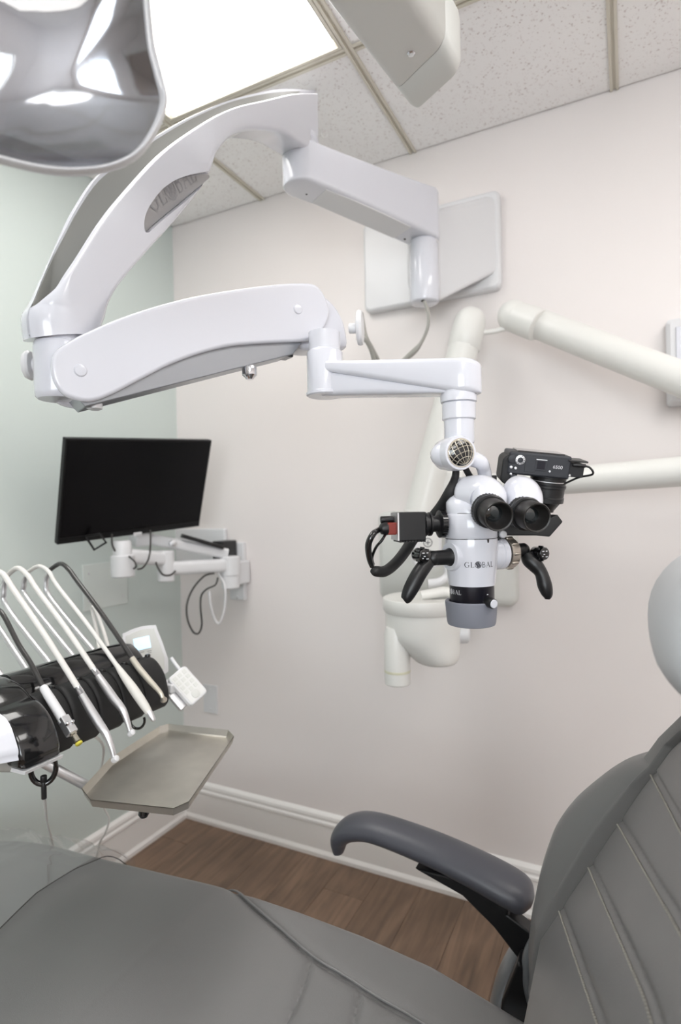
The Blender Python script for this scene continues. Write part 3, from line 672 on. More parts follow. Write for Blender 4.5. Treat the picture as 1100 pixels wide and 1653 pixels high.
# right side: white drum, black gap, nickel fine-knob
zk = hz(896); D0 = hp(0, 0, zk)
bm = B(); lathe(bm, D0, HS, [(.025, .02), (.0258, .043), (.0258, .0465), (.025, .047), (.025, .0475), (.0258, .048), (.0258, .058), (.0245, .059)], 40); drum = finish('side_drum', bm, m_white, scope)
bm = B(); lathe(bm, D0, HS, [(.0235, .058), (.0235, .062)], 40); finish('drum_gap', bm, m_blackg, drum)
bm = B(); lathe(bm, D0, HS, [(.0235, .062), (.0252, .0625), (.0252, .077), (.0235, .0795), (.018, .081)], 40)
for k in range(10):
    a = 2 * PI * k / 10; fa, fb, fc = frame(HS); c = D0 + HS * .070 + (fa * math.cos(a) + fb * math.sin(a)) * .0252; tube(bm, [c - HS * .0068, c - HS * .004, c + HS * .004, c + HS * .0068], [.001, .0026, .0026, .001], 8, 3)
finish('magnification_knob', bm, m_knurl, drum)
# left boss
bm = B(); lathe(bm, D0, -HS, [(.024, .02), (.0235, .037), (.0215, .041)], 32); finish('handle_boss', bm, m_white, body)
# handles
def handle(sgn, s0, s1, zc, joint, grip, rad):
    bm = B(); c0 = hp(sgn * s0, 0, zc); c1 = hp(sgn * s1, 0, zc); lathe(bm, c0, c1 - c0, [(.0138, 0), (.0142, .001), (.0118, .006), (.0112, abs(s1 - s0))], 28)
    ball(bm, c1, .0118, 20); h = finish('handle', bm, m_black, scope)
    bm = B(); tube(bm, grip, rad, 18, 6); finish('grip', bm, m_black, h)
    bm = B(); rcyl(bm, joint - HF * .012, joint + HF * .013, .0105, .002)
    for k in range(8):
        a = 2 * PI * k / 8; fa, fb, fc = frame(HF); box(bm, joint + (fa * math.cos(a) + fb * math.sin(a)) * .0105 + HF * .004, (.0025, .004, .01), (fa, fb, fc))
    finish('grip_lock', bm, m_blackg, h, bevel=.0006)
    bm = B()
    for dx, dy, l in ((-.004, .004, .004), (.003, .004, .003), (-.002, -.001, .003), (.003, -.005, .004), (-.005, -.004, .002)): box(bm, joint + HF * .0134 + HS * dx + ZV * dy, (l, .0006, .0012), (HS, HF, ZV))
    finish('lock_print', bm, m_inkw, h, flat=True)
handle(-1, .040, .071, hz(897), W(680, 896, .865), [W(700, 897, .878), W(690, 908, .870), W(677, 926, .862), W(664, 950, .858), W(656, 967, .856), W(654, 970, .856)], [.009, .0112, .0118, .0115, .0085, .004])
handle(1, .079, .103, hz(893), W(871, 893, .935), [W(851, 893, .94), W(855, 903, .938), W(864, 912, .934), W(874, 925, .93), W(880, 945, .926), W(884, 960, .924), W(884, 967, .924)], [.010, .0125, .0125, .0105, .0115, .0085, .004])

# binocular tube: neck, two housings, eyepieces
bm = B()
rings = []
for y, R, ds, df in ((829, .0375, 0, 0), (818, .037, -.001, -.001), (810, .0345, -.002, -.004), (803, .030, -.002, -.008), (796, .022, -.002, -.01)):
    rings.append([hp(ds + R * math.cos(t) * 1.0, df + R * math.sin(t) * .95, hz(y)) for t in [2 * PI * i / 36 for i in range(36)]])
loft(bm, rings); neck = finish('binocular_neck', bm, m_white, scope, ang=50)
bm = B(); lathe(bm, (O[0], O[1], 0), ZV, [(.0372, hz(829.8)), (.0372, hz(827.6))], 48); finish('neck_gap', bm, m_blackg, neck)
def housing(pts, rs):
    bm = B(); tube(bm, pts, rs, 30, 6); return finish('eyepiece_housing', bm, m_white, scope, ang=60)
def eyepiece(h, c0, c1, r0, r1):
    ax = unit(c1 - c0); L = np.linalg.norm(c1 - c0)
    bm = B(); lathe(bm, c0, ax, [(r0 - .003, -.006), (r0, -.004), (r0, .003), (r0 - .001, .0035), (r0 - .001, .005), (r0, .0055), (r0, .010), (r0 - .002, .012)], 44)
    fa, fb, fc = frame(ax)
    for k in range(36):
        a = 2 * PI * k / 36; box(bm, c0 - ax * .0005 + (fa * math.cos(a) + fb * math.sin(a)) * r0, (.0012, .0012, .006), (fa * math.cos(a) + fb * math.sin(a), -fa * math.sin(a) + fb * math.cos(a), ax))
    e = finish('eyepiece', bm, m_black, scope, ang=30)
    bm = B(); lathe(bm, c0, ax, [(r1 - .001, .008), (r1, .014), (r1, L - .002), (r1 - .0012, L), (r1 - .003, L - .001), (r1 - .0048, L - .012), (.011, L - .02), (.0105, L - .024)], 44); finish('eyecup', bm, mat('eyecup_rubber', (36, 34, 33), .42) if 'eyecup_rubber' not in bpy.data.materials else bpy.data.materials['eyecup_rubber'], e)
    bm = B(); lathe(bm, c0 + ax * (L - .0195), ax, [(.0135, -.004), (.0135, 0), (.009, .0016), (.004, .0022)], 32); finish('lens', bm, m_lens, e)
m_lens = mat('coated_lens', (16, 22, 24), .04, coat=1, spec=.8)
eL0, eL1 = W(789, 824, .842), W(806, 834, .800); eR0, eR1 = W(846, 828, .852), W(868, 836, .812)
h = housing([W(744, 797, .905), W(750, 797, .90), W(764, 797, .89), W(780, 798, .878), W(789, 806, .865), eL0 + (eL0 - eL1) * .12], [.016, .0255, .0285, .0292, .0275, .0225])
hr = housing([W(826, 792, .905), W(831, 793, .90), W(838, 796, .89), W(844, 801, .88), W(847, 812, .868), eR0 + (eR0 - eR1) * .12], [.016, .0245, .0278, .0288, .0268, .0225])
eyepiece(h, eL0, eL1, .0252, .0217); eyepiece(hr, eR0, eR1, .0252, .0217)
bm = B(); box(bm, W(755, 794, .912), (.046, .046, .048), (HS, HF, ZV)); finish('prism_block', bm, m_white, neck, bevel=.014, seg=5)
# black beam splitter bar and camera foot
pb = Plane(W(800, 776, .945), RV)
bm = B(); prism(bm, pb, [pb.uv(*p) for p in ((757, 767), (803, 767), (803, 800), (757, 800))], 0, -.03); finish('beam_splitter', bm, m_black, scope, bevel=.002)
pb2 = Plane(W(850, 850, .915), RV)
bm = B(); prism(bm, pb2, [pb2.uv(*p) for p in ((775, 838), (880, 838), (896, 830), (905, 842), (884, 866), (862, 864), (812, 864), (800, 874), (775, 872))], .012, -.05); foot = finish('camera_mount', bm, m_black, scope, bevel=.002)
bm = B(); c = W(810, 862, .90); rcyl(bm, c, c - FV * .012, .006); finish('clamp_screw', bm, m_white2, foot)
# thick cables of the head
bm = B(); tube(bm, [W(737, 752, .9), W(735, 772, .905), W(727, 795, .90), W(712, 820, .925), W(690, 846, .95), W(670, 866, .95), W(656, 888, .94), W(640, 908, .915), W(622, 922, .89), W(606, 922, .872), W(604, 921, .872)], [.0052, .0062, .0095, .0098, .0098, .0096, .0092, .0088, .0086, .008, .004], 14); finish('braided_cable', bm, m_rubber, scope)
bm = B(); tube(bm, [W(750, 752, .9), W(756, 764, .915), W(764, 776, .93)], .005, 10); finish('short_cable', bm, m_rubber, scope)
# thin service cords from the wall hub and arm
bm = B()
tube(bm, [(hubx + .004, huby - .03, zb + .01), W(692, 505, 1.69), W(691, 528, 1.70), W(681, 552, 1.72), W(668, 568, 1.74), W(640, 592, 1.78)], [.0048, .0048, .0048, .005, .009, .006], 10)
finish('power_cord', bm, m_cordg, scope)
bm = B()
tube(bm, [W(584, 505, 1.8), W(588, 528, 1.80), W(592, 545, 1.79), W(600, 560, 1.8), W(612, 584, 1.82), W(622, 610, 1.84)], .006, 8); tube(bm, [W(576, 545, 1.78), W(590, 548, 1.78), W(600, 566, 1.8), W(606, 590, 1.82)], .0075, 8)
finish('arm_cord', bm, m_cordg, scope)

# ================================================================== CAMERAS CARRIED BY THE MICROSCOPE
# mirrorless camera, lens down, its top plate towards the viewer
KC = W(869, 751, .915)
kb = unit(ZV * .97 - FV * .19 + RV * .10)              # normal of its back (faces up)
kl = unit(RV * .95 - FV * .12 - ZV * .14); kl = unit(kl - kb * np.dot(kl, kb))
kt = np.cross(kl, kb)                                  # normal of the top plate
kt = kt if np.dot(kt, -FV) > 0 else -kt
cam_t = thing('mirrorless_camera', 'black mirrorless camera mounted lens down on the right of the microscope', 'camera', KC)
def K(l, b, t): return KC + kl * l + kb * b + kt * t
bm = B(); box(bm, K(.002, 0, -.033), (.097, .037, .066), (kl, kb, kt)); cbody = finish('body', bm, m_camera, cam_t, bevel=.0035)
bm = B(); ra = [K(-.049 + x, y, -.002) for x, y in rrect(.007, -.012, .026, .048, .011, 5)]; rb = [K(-.049 + x, y, -.064) for x, y in rrect(.007, -.012, .026, .048, .011, 5)]; loft(bm, [ra, rb]); finish('grip', bm, m_rubber, cbody, bevel=.003)
bm = B(); box(bm, K(.004, .0185, -.035), (.074, .004, .056), (kl, kb, kt)); finish('rear_screen', bm, m_blackg, cbody, bevel=.001)
bm = B(); box(bm, K(.060, .012, -.022), (.03, .003, .052), (kl, kb, kt)); box(bm, K(.060, -.003, -.026), (.024, .022, .046), (kl, kb, kt)); finish('side_grip_plate', bm, m_black, cam_t, bevel=.002)
bm = B(); rcyl(bm, K(-.041, .006, -.002), K(-.041, .006, .004), .0068, .001); finish('control_dial', bm, m_camera, cam_t)
bm = B(); rcyl(bm, K(-.029, .006, -.002), K(-.029, .006, .005), .0078, .001); md = finish('mode_dial', bm, m_alu, cam_t)
bm = B(); rcyl(bm, K(-.029, .006, .0045), K(-.029, .006, .0054), .0045, .0003); finish('dial_centre', bm, m_camera, md)
for k in range(10):
    a = 2 * PI * k / 10; bm = B(); box(bm, K(-.029 + .0061 * math.cos(a), .006 + .0061 * math.sin(a), .0051), (.0014, .0014, .0006), (kl, kb, kt)); finish('dial_mark', bm, m_ink, md, flat=True)
for l, b, r, m in ((-.041, -.007, .0024, m_alu), (-.034, -.008, .0022, m_alu), (-.040, -.018, .0020, m_alu), (-.035, -.023, .005, m_camera), (.019, -.008, .0017, m_inkw)):
    bm = B(); rcyl(bm, K(l, b, -.002), K(l, b, .002), r, .0005, 16); finish('button', bm, m, cam_t)
bm = B(); box(bm, K(-.012, .0, .0002), (.016, .024, .0012), (kl, kb, kt)); finish('flash_cover', bm, m_camera, cam_t, bevel=.0004)
bm = B()
for l, b, sl, sb in ((.0045, .0005, .0185, .018),): box(bm, K(l, b, .0004), (sl, sb, .0016), (kl, kb, kt))
sh = finish('hot_shoe', bm, m_camera, cam_t, bevel=.0004)
bm = B(); box(bm, K(.0045, .0005, .0012), (.0125, .0125, .0008), (kl, kb, kt)); finish('shoe_plate', bm, m_ano, sh, flat=True)
bm = B(); box(bm, K(.0045, .0092, .0015), (.0165, .0014, .0016), (kl, kb, kt)); finish('shoe_rail', bm, m_alu, sh, flat=True)
font_text('model_number', '6500', K(.0305, -.0005, .0006), kl, kb, .0075, m_inkw, cam_t)
lc = K(.026, 0, -.034)
bm = B(); lathe(bm, lc - kb * .016, -kb, [(.031, 0), (.031, .004), (.0285, .005), (.0285, .016), (.030, .017), (.030, .021), (.0285, .022), (.0285, .036), (.0295, .037), (.0295, .045), (.025, .046), (.0165, .060), (.0165, .062)], 44)
ln = finish('lens', bm, m_black, cam_t, ang=25)
bm = B(); lathe(bm, lc - kb * .026, -kb, [(.0287, 0), (.0287, .0012)], 44); finish('lens_ring', bm, m_alu, ln)
bm = B(); q = K(.049, -.012, -.004); rcyl(bm, q, q + kl * .004, .0025, .0005, 12); finish('strap_lug', bm, m_alu, cam_t)
bm = B(); q = K(.066, .006, .002); tube(bm, [q - kl * .012, q, q + kl * .012 - ZV * .002, q + kl * .016 - ZV * .012, W(934, 771, .93), W(905, 784, .93), W(874, 796, .93), W(858, 803, .93)], .0017, 8); rcyl(bm, q - kl * .014, q + kl * .006, .003); finish('shutter_cable', bm, m_black, cam_t)

# small video camera on the left side of the head
VC = W(661, 849, .882); VA = unit(RV * .985 + FV * .17); VF = unit(-FV * .985 + RV * .17)
vcam = thing('video_camera', 'small black finned video camera on the left side port of the microscope', 'video camera', VC)
bm = B(); box(bm, VC + VA * -.001, (.042, .042, .043), (VA, VF, ZV)); vb = finish('body', bm, m_black, vcam, bevel=.0015)
for k in range(9):
    bm = B(); box(bm, VC + VA * (-.019 + .0047 * k) - ZV * .0225, (.0028, .038, .003), (VA, VF, ZV)); finish('fin', bm, m_black, vb, flat=True)
bm = B(); box(bm, VC - VA * .0228 - ZV * .0, (.002, .041, .042), (VA, VF, ZV)); finish('end_plate', bm, m_alu, vb, flat=True)
bm = B(); lathe(bm, VC + VA * .022 + ZV * .002, VA, [(.019, 0), (.019, .004), (.016, .005), (.016, .008), (.0185, .009), (.0185, .012), (.0125, .013), (.0125, .024), (.0195, .025), (.0212, .026), (.0212, .0335), (.0195, .035), (.015, .0352)], 40); va_ = finish('lens_adapter', bm, m_black, vcam, ang=25)
bm = B()
for k in range(30):
    a = 2 * PI * k / 30; fa, fb, fc = frame(VA); box(bm, VC + VA * .0522 + ZV * .002 + (fa * math.cos(a) + fb * math.sin(a)) * .0212, (.0014, .0022, .008), (fa * math.cos(a) + fb * math.sin(a), -fa * math.sin(a) + fb * math.cos(a), VA))
o = finish('knurling', bm, m_blackg, va_, flat=True); o['kind'] = 'stuff'
bm = B(); box(bm, VC - VA * .0305 - ZV * .003 + VF * .006, (.014, .016, .0185), (VA, VF, ZV)); finish('red_plug', bm, m_red, vcam, bevel=.002)
bm = B(); q = VC - VA * .036 - ZV * .003 + VF * .006; lathe(bm, q, -VA, [(.0098, 0), (.0102, .003), (.0085, .010), (.004, .013)], 20); finish('plug_boot', bm, m_black, vcam)
bm = B(); q = VC - VA * .024 + ZV * .0105 - VF * .004; rcyl(bm, q, q - VA * .02, .0055, .001); finish('small_connector', bm, m_black, vcam)
bm = B(); q0 = VC - VA * .047 - ZV * .003 + VF * .006; tube(bm, [q0 + VA * .002, q0 - VA * .004 - ZV * .002, W(602, 863, .845), W(595, 880, .845), W(597, 902, .85), W(601, 914, .86)], [.0038, .0045, .005, .005, .0045, .004], 10); finish('thick_lead', bm, m_blackg, vcam)
bm = B(); tube(bm, [q0 + VA * .008 - ZV * .008, W(617, 872, .845), W(607, 884, .848), W(601, 900, .853), W(603, 911, .858)], .0022, 8); finish('thin_lead', bm, m_blackg, vcam)

# ================================================================== WALL X-RAY UNIT
xr = thing('dental_x_ray_unit', 'pale grey wall mounted dental x-ray machine with folding arm behind the microscope', 'x-ray machine', (-.56, YB, 1.14))
a0, a1 = WY(612, 968, 1.83), WY(832, 822, 1.83)
x0, x1, z0, z1 = a0[0], a1[0], a0[2], a1[2]
bm = B(); loft(bm, [[(x, YB - .001, z) for x, z in rrect((x0 + x1) / 2, (z0 + z1) / 2, x1 - x0, z1 - z0, .03)], [(x, 1.842, z) for x, z in rrect((x0 + x1) / 2, (z0 + z1) / 2, x1 - x0, z1 - z0, .03)], [(x, 1.83, z) for x, z in rrect((x0 + x1) / 2, (z0 + z1) / 2, x1 - x0 - .02, z1 - z0 - .02, .022)]]); finish('wall_box', bm, m_grey, xr, ang=50)
q = WY(736, 800, 1.70)
bm = B(); box(bm, (q[0], 1.745, q[2]), (.075, .19, .15)); finish('arm_bracket', bm, m_grey2, xr, bevel=.012)
e0, e1 = W(735, 790, 1.73), W(1100, 761, 1.36); ed = unit(e1 - e0); eEnd = e1 + ed * .25
bm = B(); lathe(bm, e0 - ed * .02, ed, [(.03, 0), (.035, .004), (.036, .03), (.036, np.linalg.norm(eEnd - e0))], 32); finish('extension_arm', bm, m_grey2, xr)
# off-frame pivot column joining the extension arm to the folding arm
u0, u1 = W(850, 515, 1.66), W(1100, 612, 1.42); ud = unit(u1 - u0); uEnd = u1 + ud * .3
bm = B(); lathe(bm, eEnd - ZV * .05, ZV, [(.045, 0), (.05, .006), (.05, .2), (.045, .206)], 32); piv = finish('arm_pivot', bm, m_grey2, xr)
bm = B(); tube(bm, [uEnd, uEnd + (eEnd + ZV * .12 - uEnd) * .5 , eEnd + ZV * .12], .045, 20, 3); finish('pivot_link', bm, m_grey2, piv)
bm = B(); lathe(bm, u0, ud, [(.0385, 0), (.042, .004), (.042, np.linalg.norm(uEnd - u0))], 36); finish('upper_arm', bm, m_grey2, xr)
b1, b2 = W(829, 510, 1.66), W(759, 521, 1.70)
bm = B(); ball(bm, b1, .045, 32); k1 = finish('elbow_joint', bm, m_grey2, xr)
bm = B(); lathe(bm, b1 + ud * .004, ud, [(.043, 0), (.0445, .02), (.0445, .078), (.042, .08)], 36); finish('elbow_sleeve', bm, m_grey2, k1)
bm = B(); ball(bm, b2, .046, 32); k2 = finish('elbow_joint', bm, m_grey2, xr)
l0, l1 = W(752, 548, 1.70), W(680, 838, 1.74); ld = unit(l1 - l0)
bm = B(); lathe(bm, b2 + ld * .0, ld, [(.046, 0), (.0485, .03), (.0485, .075), (.047, .077)], 36); finish('elbow_sleeve', bm, m_grey2, k2)
bm = B(); tube(bm, [b1 - ZV * .03, (b1 + b2) / 2 - ZV * .036, b2 - ZV * .03], .008, 12); finish('elbow_link', bm, m_grey2, xr)
bm = B(); lathe(bm, l0, ld, [(.045, .02), (.0455, .1), (.055, np.linalg.norm(l1 - l0) - .02), (.0575, np.linalg.norm(l1 - l0) - .018), (.0575, np.linalg.norm(l1 - l0) + .02), (.05, np.linalg.norm(l1 - l0) + .03)], 36); finish('lower_arm', bm, m_grey2, xr)
# keypad yoke under the lower arm
yk = W(690, 882, 1.70)
bm = B(); o_ = rrect(0, 0, .085, .125, .018, 5); A = [yk + RV * x + ZV * z + FV * .06 for x, z in o_]; Bq = [yk + RV * x + ZV * z - FV * .012 for x, z in o_]; loft(bm, [A, Bq]); yoke = finish('keypad_yoke', bm, m_white2, xr, bevel=.008)
yo = yk - FV * .0125
bm = B(); box(bm, yo + RV * .004, (.056, .002, .1), (RV, FV, ZV)); kp_ = finish('keypad_face', bm, m_key, yoke, bevel=.0008)
for dz, hor in ((.012, True), (-.022, False)):
    c = yo - FV * .0012 + ZV * dz + RV * .0; bm = B(); tube(bm, [c + RV * .0125 * math.cos(t) + ZV * .0125 * math.sin(t) for t in np.linspace(0, 2 * PI, 25)], .0011, 6, 1); box(bm, c, (.014, .0016, .002), (RV, FV, ZV))
    if hor: box(bm, c, (.002, .0016, .014), (RV, FV, ZV))
    o = finish('key_symbol', bm, m_ink, kp_, flat=True)
bm = B(); tube(bm, [yk + RV * .03 - ZV * .03, yk + RV * .055 - ZV * .05, yk + RV * .06 - ZV * .085, yk + RV * .035 - ZV * .105, yk - RV * .0 - ZV * .11], .013, 14); finish('yoke_arm', bm, m_white2, xr)
# tube head: drum with a cap, cone on the left, end knob on the right
hc = W(683, 1000, 1.63); hx, hy = hc[0], hc[1]; hzz = lambda y: W(683, y, 1.63)[2]
bm = B(); R_ = .108
def drum(z, sx, sy_=None, dx=0): return [np.array([hx, hy, z]) + RV * (dx + R_ * sx * math.cos(t)) + FV * (R_ * (sy_ or sx) * math.sin(t)) for t in [2 * PI * i / 48 for i in range(48)]]
loft(bm, [drum(hzz(984), .99), drum(hzz(1002), .985), drum(hzz(1015), .97), drum(hzz(1024), .955, dx=.0), drum(hzz(1032), .90, .93, .006), drum(hzz(1044), .79, .9, .018), drum(hzz(1054), .69, .86, .028), drum(hzz(1061), .61, .82, .033), drum(hzz(1065), .55, .76, .034), drum(hzz(1066), .42, .6, .034)]); head = finish('tube_head', bm, m_grey2, xr, ang=60)
bm = B(); loft(bm, [drum(hzz(986), 1.0), drum(hzz(984), 1.03), drum(hzz(968), 1.05), drum(hzz(964), 1.03), drum(hzz(963), .99), drum(hzz(966), .8)]); finish('head_cap', bm, m_grey2, head, ang=40)
bm = B(); cq = W(641, 1030, 1.60); rings = []
ztp, zbm = W(641, 1012, 1.6)[2], W(641, 1104, 1.6)[2]
lathe(bm, (cq[0], cq[1], zbm), ZV, [(.033, 0), (.0358, .003), (.036, .02), (.0358, ztp - zbm - .02), (.03, ztp - zbm)], 36); cone = finish('aiming_cone', bm, m_grey2, xr)
bm = B(); zc = W(641, 1082, 1.6)[2]; lathe(bm, (cq[0], cq[1], zc - .004), ZV, [(.0361, 0), (.0364, .001), (.0364, .006), (.0361, .007)], 36); finish('cone_band', bm, m_beige, cone)
kq = W(742, 1022, 1.63); bm = B(); lathe(bm, kq - RV * .03, RV, [(.022, 0), (.03, .01), (.032, .022), (.03, .024), (.028, .026), (.029, .028), (.029, .05), (.024, .056)], 32); finish('head_knob', bm, m_white2, head)
bm = B(); q = W(700, 958, 1.62); tube(bm, [q + RV * .07 - ZV * .02, q + RV * .04 + ZV * .004, q, q - RV * .035 - ZV * .006], .02, 14, 5, (1, .7)); finish('yoke_foot', bm, m_grey2, head)

# control box at the right edge of the back wall
a0, a1 = WY(1078, 655, 1.835), WY(1078, 515, 1.835); z0, z1 = a0[2], a1[2]; xa_ = a0[0]; cw = .2
cb = thing('wall_control_box', 'white framed control box on the back wall at the right edge of the picture', 'control box', (xa_ + cw / 2, YB, (z0 + z1) / 2))
bm = B(); O1 = rrect(xa_ + cw / 2, (z0 + z1) / 2, cw, z1 - z0, .012); O2 = rrect(xa_ + cw / 2, (z0 + z1) / 2, cw - .02, z1 - z0 - .02, .008)
loft(bm, [[(x, YB - .001, z) for x, z in O1], [(x, 1.845, z) for x, z in O1], [(x, 1.835, z) for x, z in O2]]); finish('case', bm, m_white2, cb, ang=40)
bm = B(); box(bm, (xa_ + cw / 2, 1.833, (z0 + z1) / 2 + .012), (cw - .045, .006, z1 - z0 - .075)); finish('front_panel', bm, m_white, cb, bevel=.003)
bm = B(); box(bm, (xa_ + cw / 2, 1.834, z0 + .024), (cw - .045, .004, .012)); finish('lower_strip', bm, m_grey, cb, bevel=.001)

# ================================================================== MONITOR AND ITS WALL ARM
mC = [W(107, 708, 1.647), W(343, 711, 2.061), W(322, 850, 2.150), W(93, 880, 1.736)]
mx = unit((mC[1] - mC[0]) + (mC[2] - mC[3])); my = unit((mC[0] - mC[3]) + (mC[1] - mC[2])); mn = np.cross(mx, my); my = np.cross(mn, mx)
mc = sum(mC) / 4; mw = (np.linalg.norm(mC[1] - mC[0]) + np.linalg.norm(mC[2] - mC[3])) / 2; mh = (np.linalg.norm(mC[0] - mC[3]) + np.linalg.norm(mC[1] - mC[2])) / 2
if np.dot(mn, CAM - mc) < 0: mn = -mn
mon = thing('monitor', 'black flat monitor with a dark screen on a white jointed wall arm', 'monitor', mc)
def Q(a, b, c): return mc + mx * a + my * b + mn * c
bm = B(); box(bm, Q(0, 0, -.012), (mw, mh, .02), (mx, my, mn)); case = finish('case', bm, m_bezel, mon, bevel=.002)
bm = B(); box(bm, Q(0, .008, -.0016), (mw - .014, mh - .03, .0016), (mx, my, mn)); finish('screen', bm, m_screen, mon, flat=True)
bm = B(); box(bm, Q(0, -mh / 2 + .011, -.001), (mw - .004, .018, .003), (mx, my, mn)); finish('lower_bezel', bm, m_bezel, mon, bevel=.0006)
bm = B(); box(bm, Q(0, -.02, -.04), (mw * .6, mh * .5, .04), (mx, my, mn)); finish('rear_housing', bm, m_bezel, mon, bevel=.01)
bm = B(); box(bm, Q(.005, -mh / 2 + .003, .001), (.03, .012, .004), (mx, my, mn)); finish('sticker', bm, m_white2, mon, bevel=.001)
bm = B(); q = W(154, 872, 1.80); fr = [q + RV * a + ZV * b for a, b in ((-.03, .012), (-.004, -.03), (.034, -.008), (.014, .02))]; tube(bm, fr + [fr[0]], .004, 8, 1); finish('cable_clip', bm, m_bezel, mon)

ma = thing('monitor_mount', 'white jointed wall mount that carries the monitor in the corner', 'monitor mount', (-1.4, YB, 1.06))
a0, a1 = WY(381, 968, 1.86), WY(393, 876, 1.86); z0, z1 = a0[2], a1[2]; xm = a1[0] - .035
bm = B(); box(bm, (xm, 1.868, (z0 + z1) / 2), (.07, .022, z1 - z0)); finish('wall_plate', bm, m_white2, ma, bevel=.003)
for dz in (.012, z1 - z0 - .012):
    bm = B(); lathe(bm, (xm, 1.857, z0 + dz), (0, -1, 0), [(.006, 0), (.006, .002), (.004, .004)], 14); finish('plate_screw', bm, m_alu, ma)
bm = B(); q = W(363, 888, 2.25); box(bm, q, (.05, .09, .075)); finish('black_joint', bm, m_black, ma, bevel=.004)
jz = W(372, 918, 2.2); bm = B(); lathe(bm, (jz[0], jz[1], jz[2] - .075), ZV, [(.03, 0), (.034, .004), (.034, .05), (.037, .052), (.037, .12), (.033, .124)], 28); finish('wall_joint', bm, m_white2, ma)
bm = B(); box(bm, (jz[0], (jz[1] + 1.868) / 2, jz[2] - .02), (.045, 1.868 - jz[1], .09)); finish('joint_bracket', bm, m_white2, ma, bevel=.006)
def link(name, p, q, wd, ht, m=m_white2, parent=ma):
    d = unit(q - p); s = unit(np.cross(d, ZV)); up = np.cross(s, d); bm = B()
    loft(bm, [[p + s * a + up * b for a, b in rrect(0, 0, wd, ht, min(wd, ht) * .3, 4)], [q + s * a + up * b for a, b in rrect(0, 0, wd, ht, min(wd, ht) * .3, 4)]]); return finish(name, bm, m, parent, ang=50)
L1 = W(268, 918, 2.05); link('lower_link', np.array([jz[0], jz[1], jz[2] + .015]), L1, .05, .05)
bm = B(); lathe(bm, L1 - ZV * .045, ZV, [(.026, 0), (.03, .004), (.03, .105), (.026, .11)], 28); finish('elbow_joint', bm, m_white2, ma)
L2 = W(198, 902, 1.9); link('upper_link', L1 + ZV * .035, L2 + ZV * .01, .045, .05)
bm = B(); lathe(bm, L2 - ZV * .06, ZV, [(.034, 0), (.038, .004), (.038, .07), (.03, .074), (.03, .11), (.026, .12)], 30); finish('end_joint', bm, m_white2, ma)
sp0, sp1 = W(366, 894, 2.2), W(232, 868, 2.05); link('spring_link', sp0, sp1, .04, .04)
bm = B(); a0, a1 = WY(278, 906, 1.87), WY(366, 853, 1.87); box(bm, ((a0[0] + a1[0]) / 2, 1.868, (a0[2] + a1[2]) / 2), (a1[0] - a0[0], .022, a1[2] - a0[2])); finish('cover_plate', bm, m_white2, ma, bevel=.008)
link('spring_cover', W(360, 889, 2.17) + ZV * .012, W(294, 871, 2.09) + ZV * .014, .03, .014, m_black)
bm = B(); q = W(278, 877, 2.06); ax_ = unit(np.cross(sp1 - sp0, ZV)); ax_ = ax_ if np.dot(ax_, CAM - q) > 0 else -ax_; rcyl(bm, q - ax_ * .01, q + ax_ * .024, .012); finish('spring_bolt', bm, m_alu, ma)
bm = B(); box(bm, Q(0, -mh / 2 + .10, -.095), (.09, .04, .10), (mx, mn, my)); box(bm, W(226, 868, 2.02), (.06, .05, .05), (mx, mn, my)); finish('tilt_head', bm, m_white2, ma, bevel=.006)
def cordp(name, pts, r, m, parent): bm = B(); tube(bm, pts, r, 8); return finish(name, bm, m, parent)
cordp('looped_cord', [W(346, 925, 2.17), W(330, 930, 2.15), W(312, 950, 2.14), W(302, 975, 2.14), W(303, 1000, 2.14), W(312, 1020, 2.14), W(321, 1022, 2.15), W(326, 1008, 2.15), W(324, 982, 2.15), W(325, 962, 2.15), W(334, 951, 2.15), W(348, 944, 2.16), W(352, 932, 2.17)], .0036, m_cordd, ma)
cordp('white_cord', [W(352, 925, 2.17), W(361, 940, 2.17), W(364, 960, 2.16), W(362, 985, 2.16), W(354, 1006, 2.16), W(346, 998, 2.16), W(340, 975, 2.15), W(338, 955, 2.15)], .0045, m_white2, ma)
cordp('dark_cord', [W(243, 856, 1.96), W(243, 880, 1.93), W(240, 902, 1.91), W(231, 916, 1.9), W(222, 919, 1.9)], .003, m_cordd, ma)
cordp('dark_cord', [W(208, 898, 1.87), W(217, 906, 1.87), W(220, 914, 1.87), W(216, 918, 1.88)], .003, m_cordd, ma)
cordp('dark_cord', [W(251, 906, 1.99), W(256, 918, 1.98), W(264, 928, 1.98), W(276, 928, 1.99), W(283, 922, 2.02)], .0035, m_cordd, ma)
cordp('dark_cord', [W(181, 862, 1.86), W(181, 878, 1.86), W(186, 890, 1.86)], .003, m_cordd, ma)

# ================================================================== DENTAL CHAIR
CY = .69                                               # centre line of the chair, parallel to the back wall
chair = thing('dental_chair', 'grey leatherette dental chair in front with stitched backrest and padded armrest', 'dental chair', (-.55, CY, 0))
def interp(x, xs, ys): return float(np.interp(x, xs, ys))
seat_h = lambda X: interp(X, [-1.66, -1.57, -1.3, -1.1, -.9, -.76, -.58, -.45, -.32, -.155, -.05], [.432, .442, .480, .490, .504, .517, .518, .514, .502, .466, .43])
def seat_top(X, v): return seat_h(X) + .026 * (1 - v * v) - .05 * max(0, (abs(v) - .84) / .16) ** 2.0 + .004
def seat_halfw(X): return interp(X, [-1.66, -1.6, -1.4, -.9, -.3, -.05], [.16, .23, .272, .288, .292, .285])
seam_far = [(-.80, .972), (-.749, .951), (-.647, .905), (-.506, .850), (-.427, .836), (-.335, .825), (-.19, .826), (-.05, .84)]
seam_far = [tuple(p[:2]) for p in smooth([np.array((a, b, 0)) for a, b in seam_far], 6)]
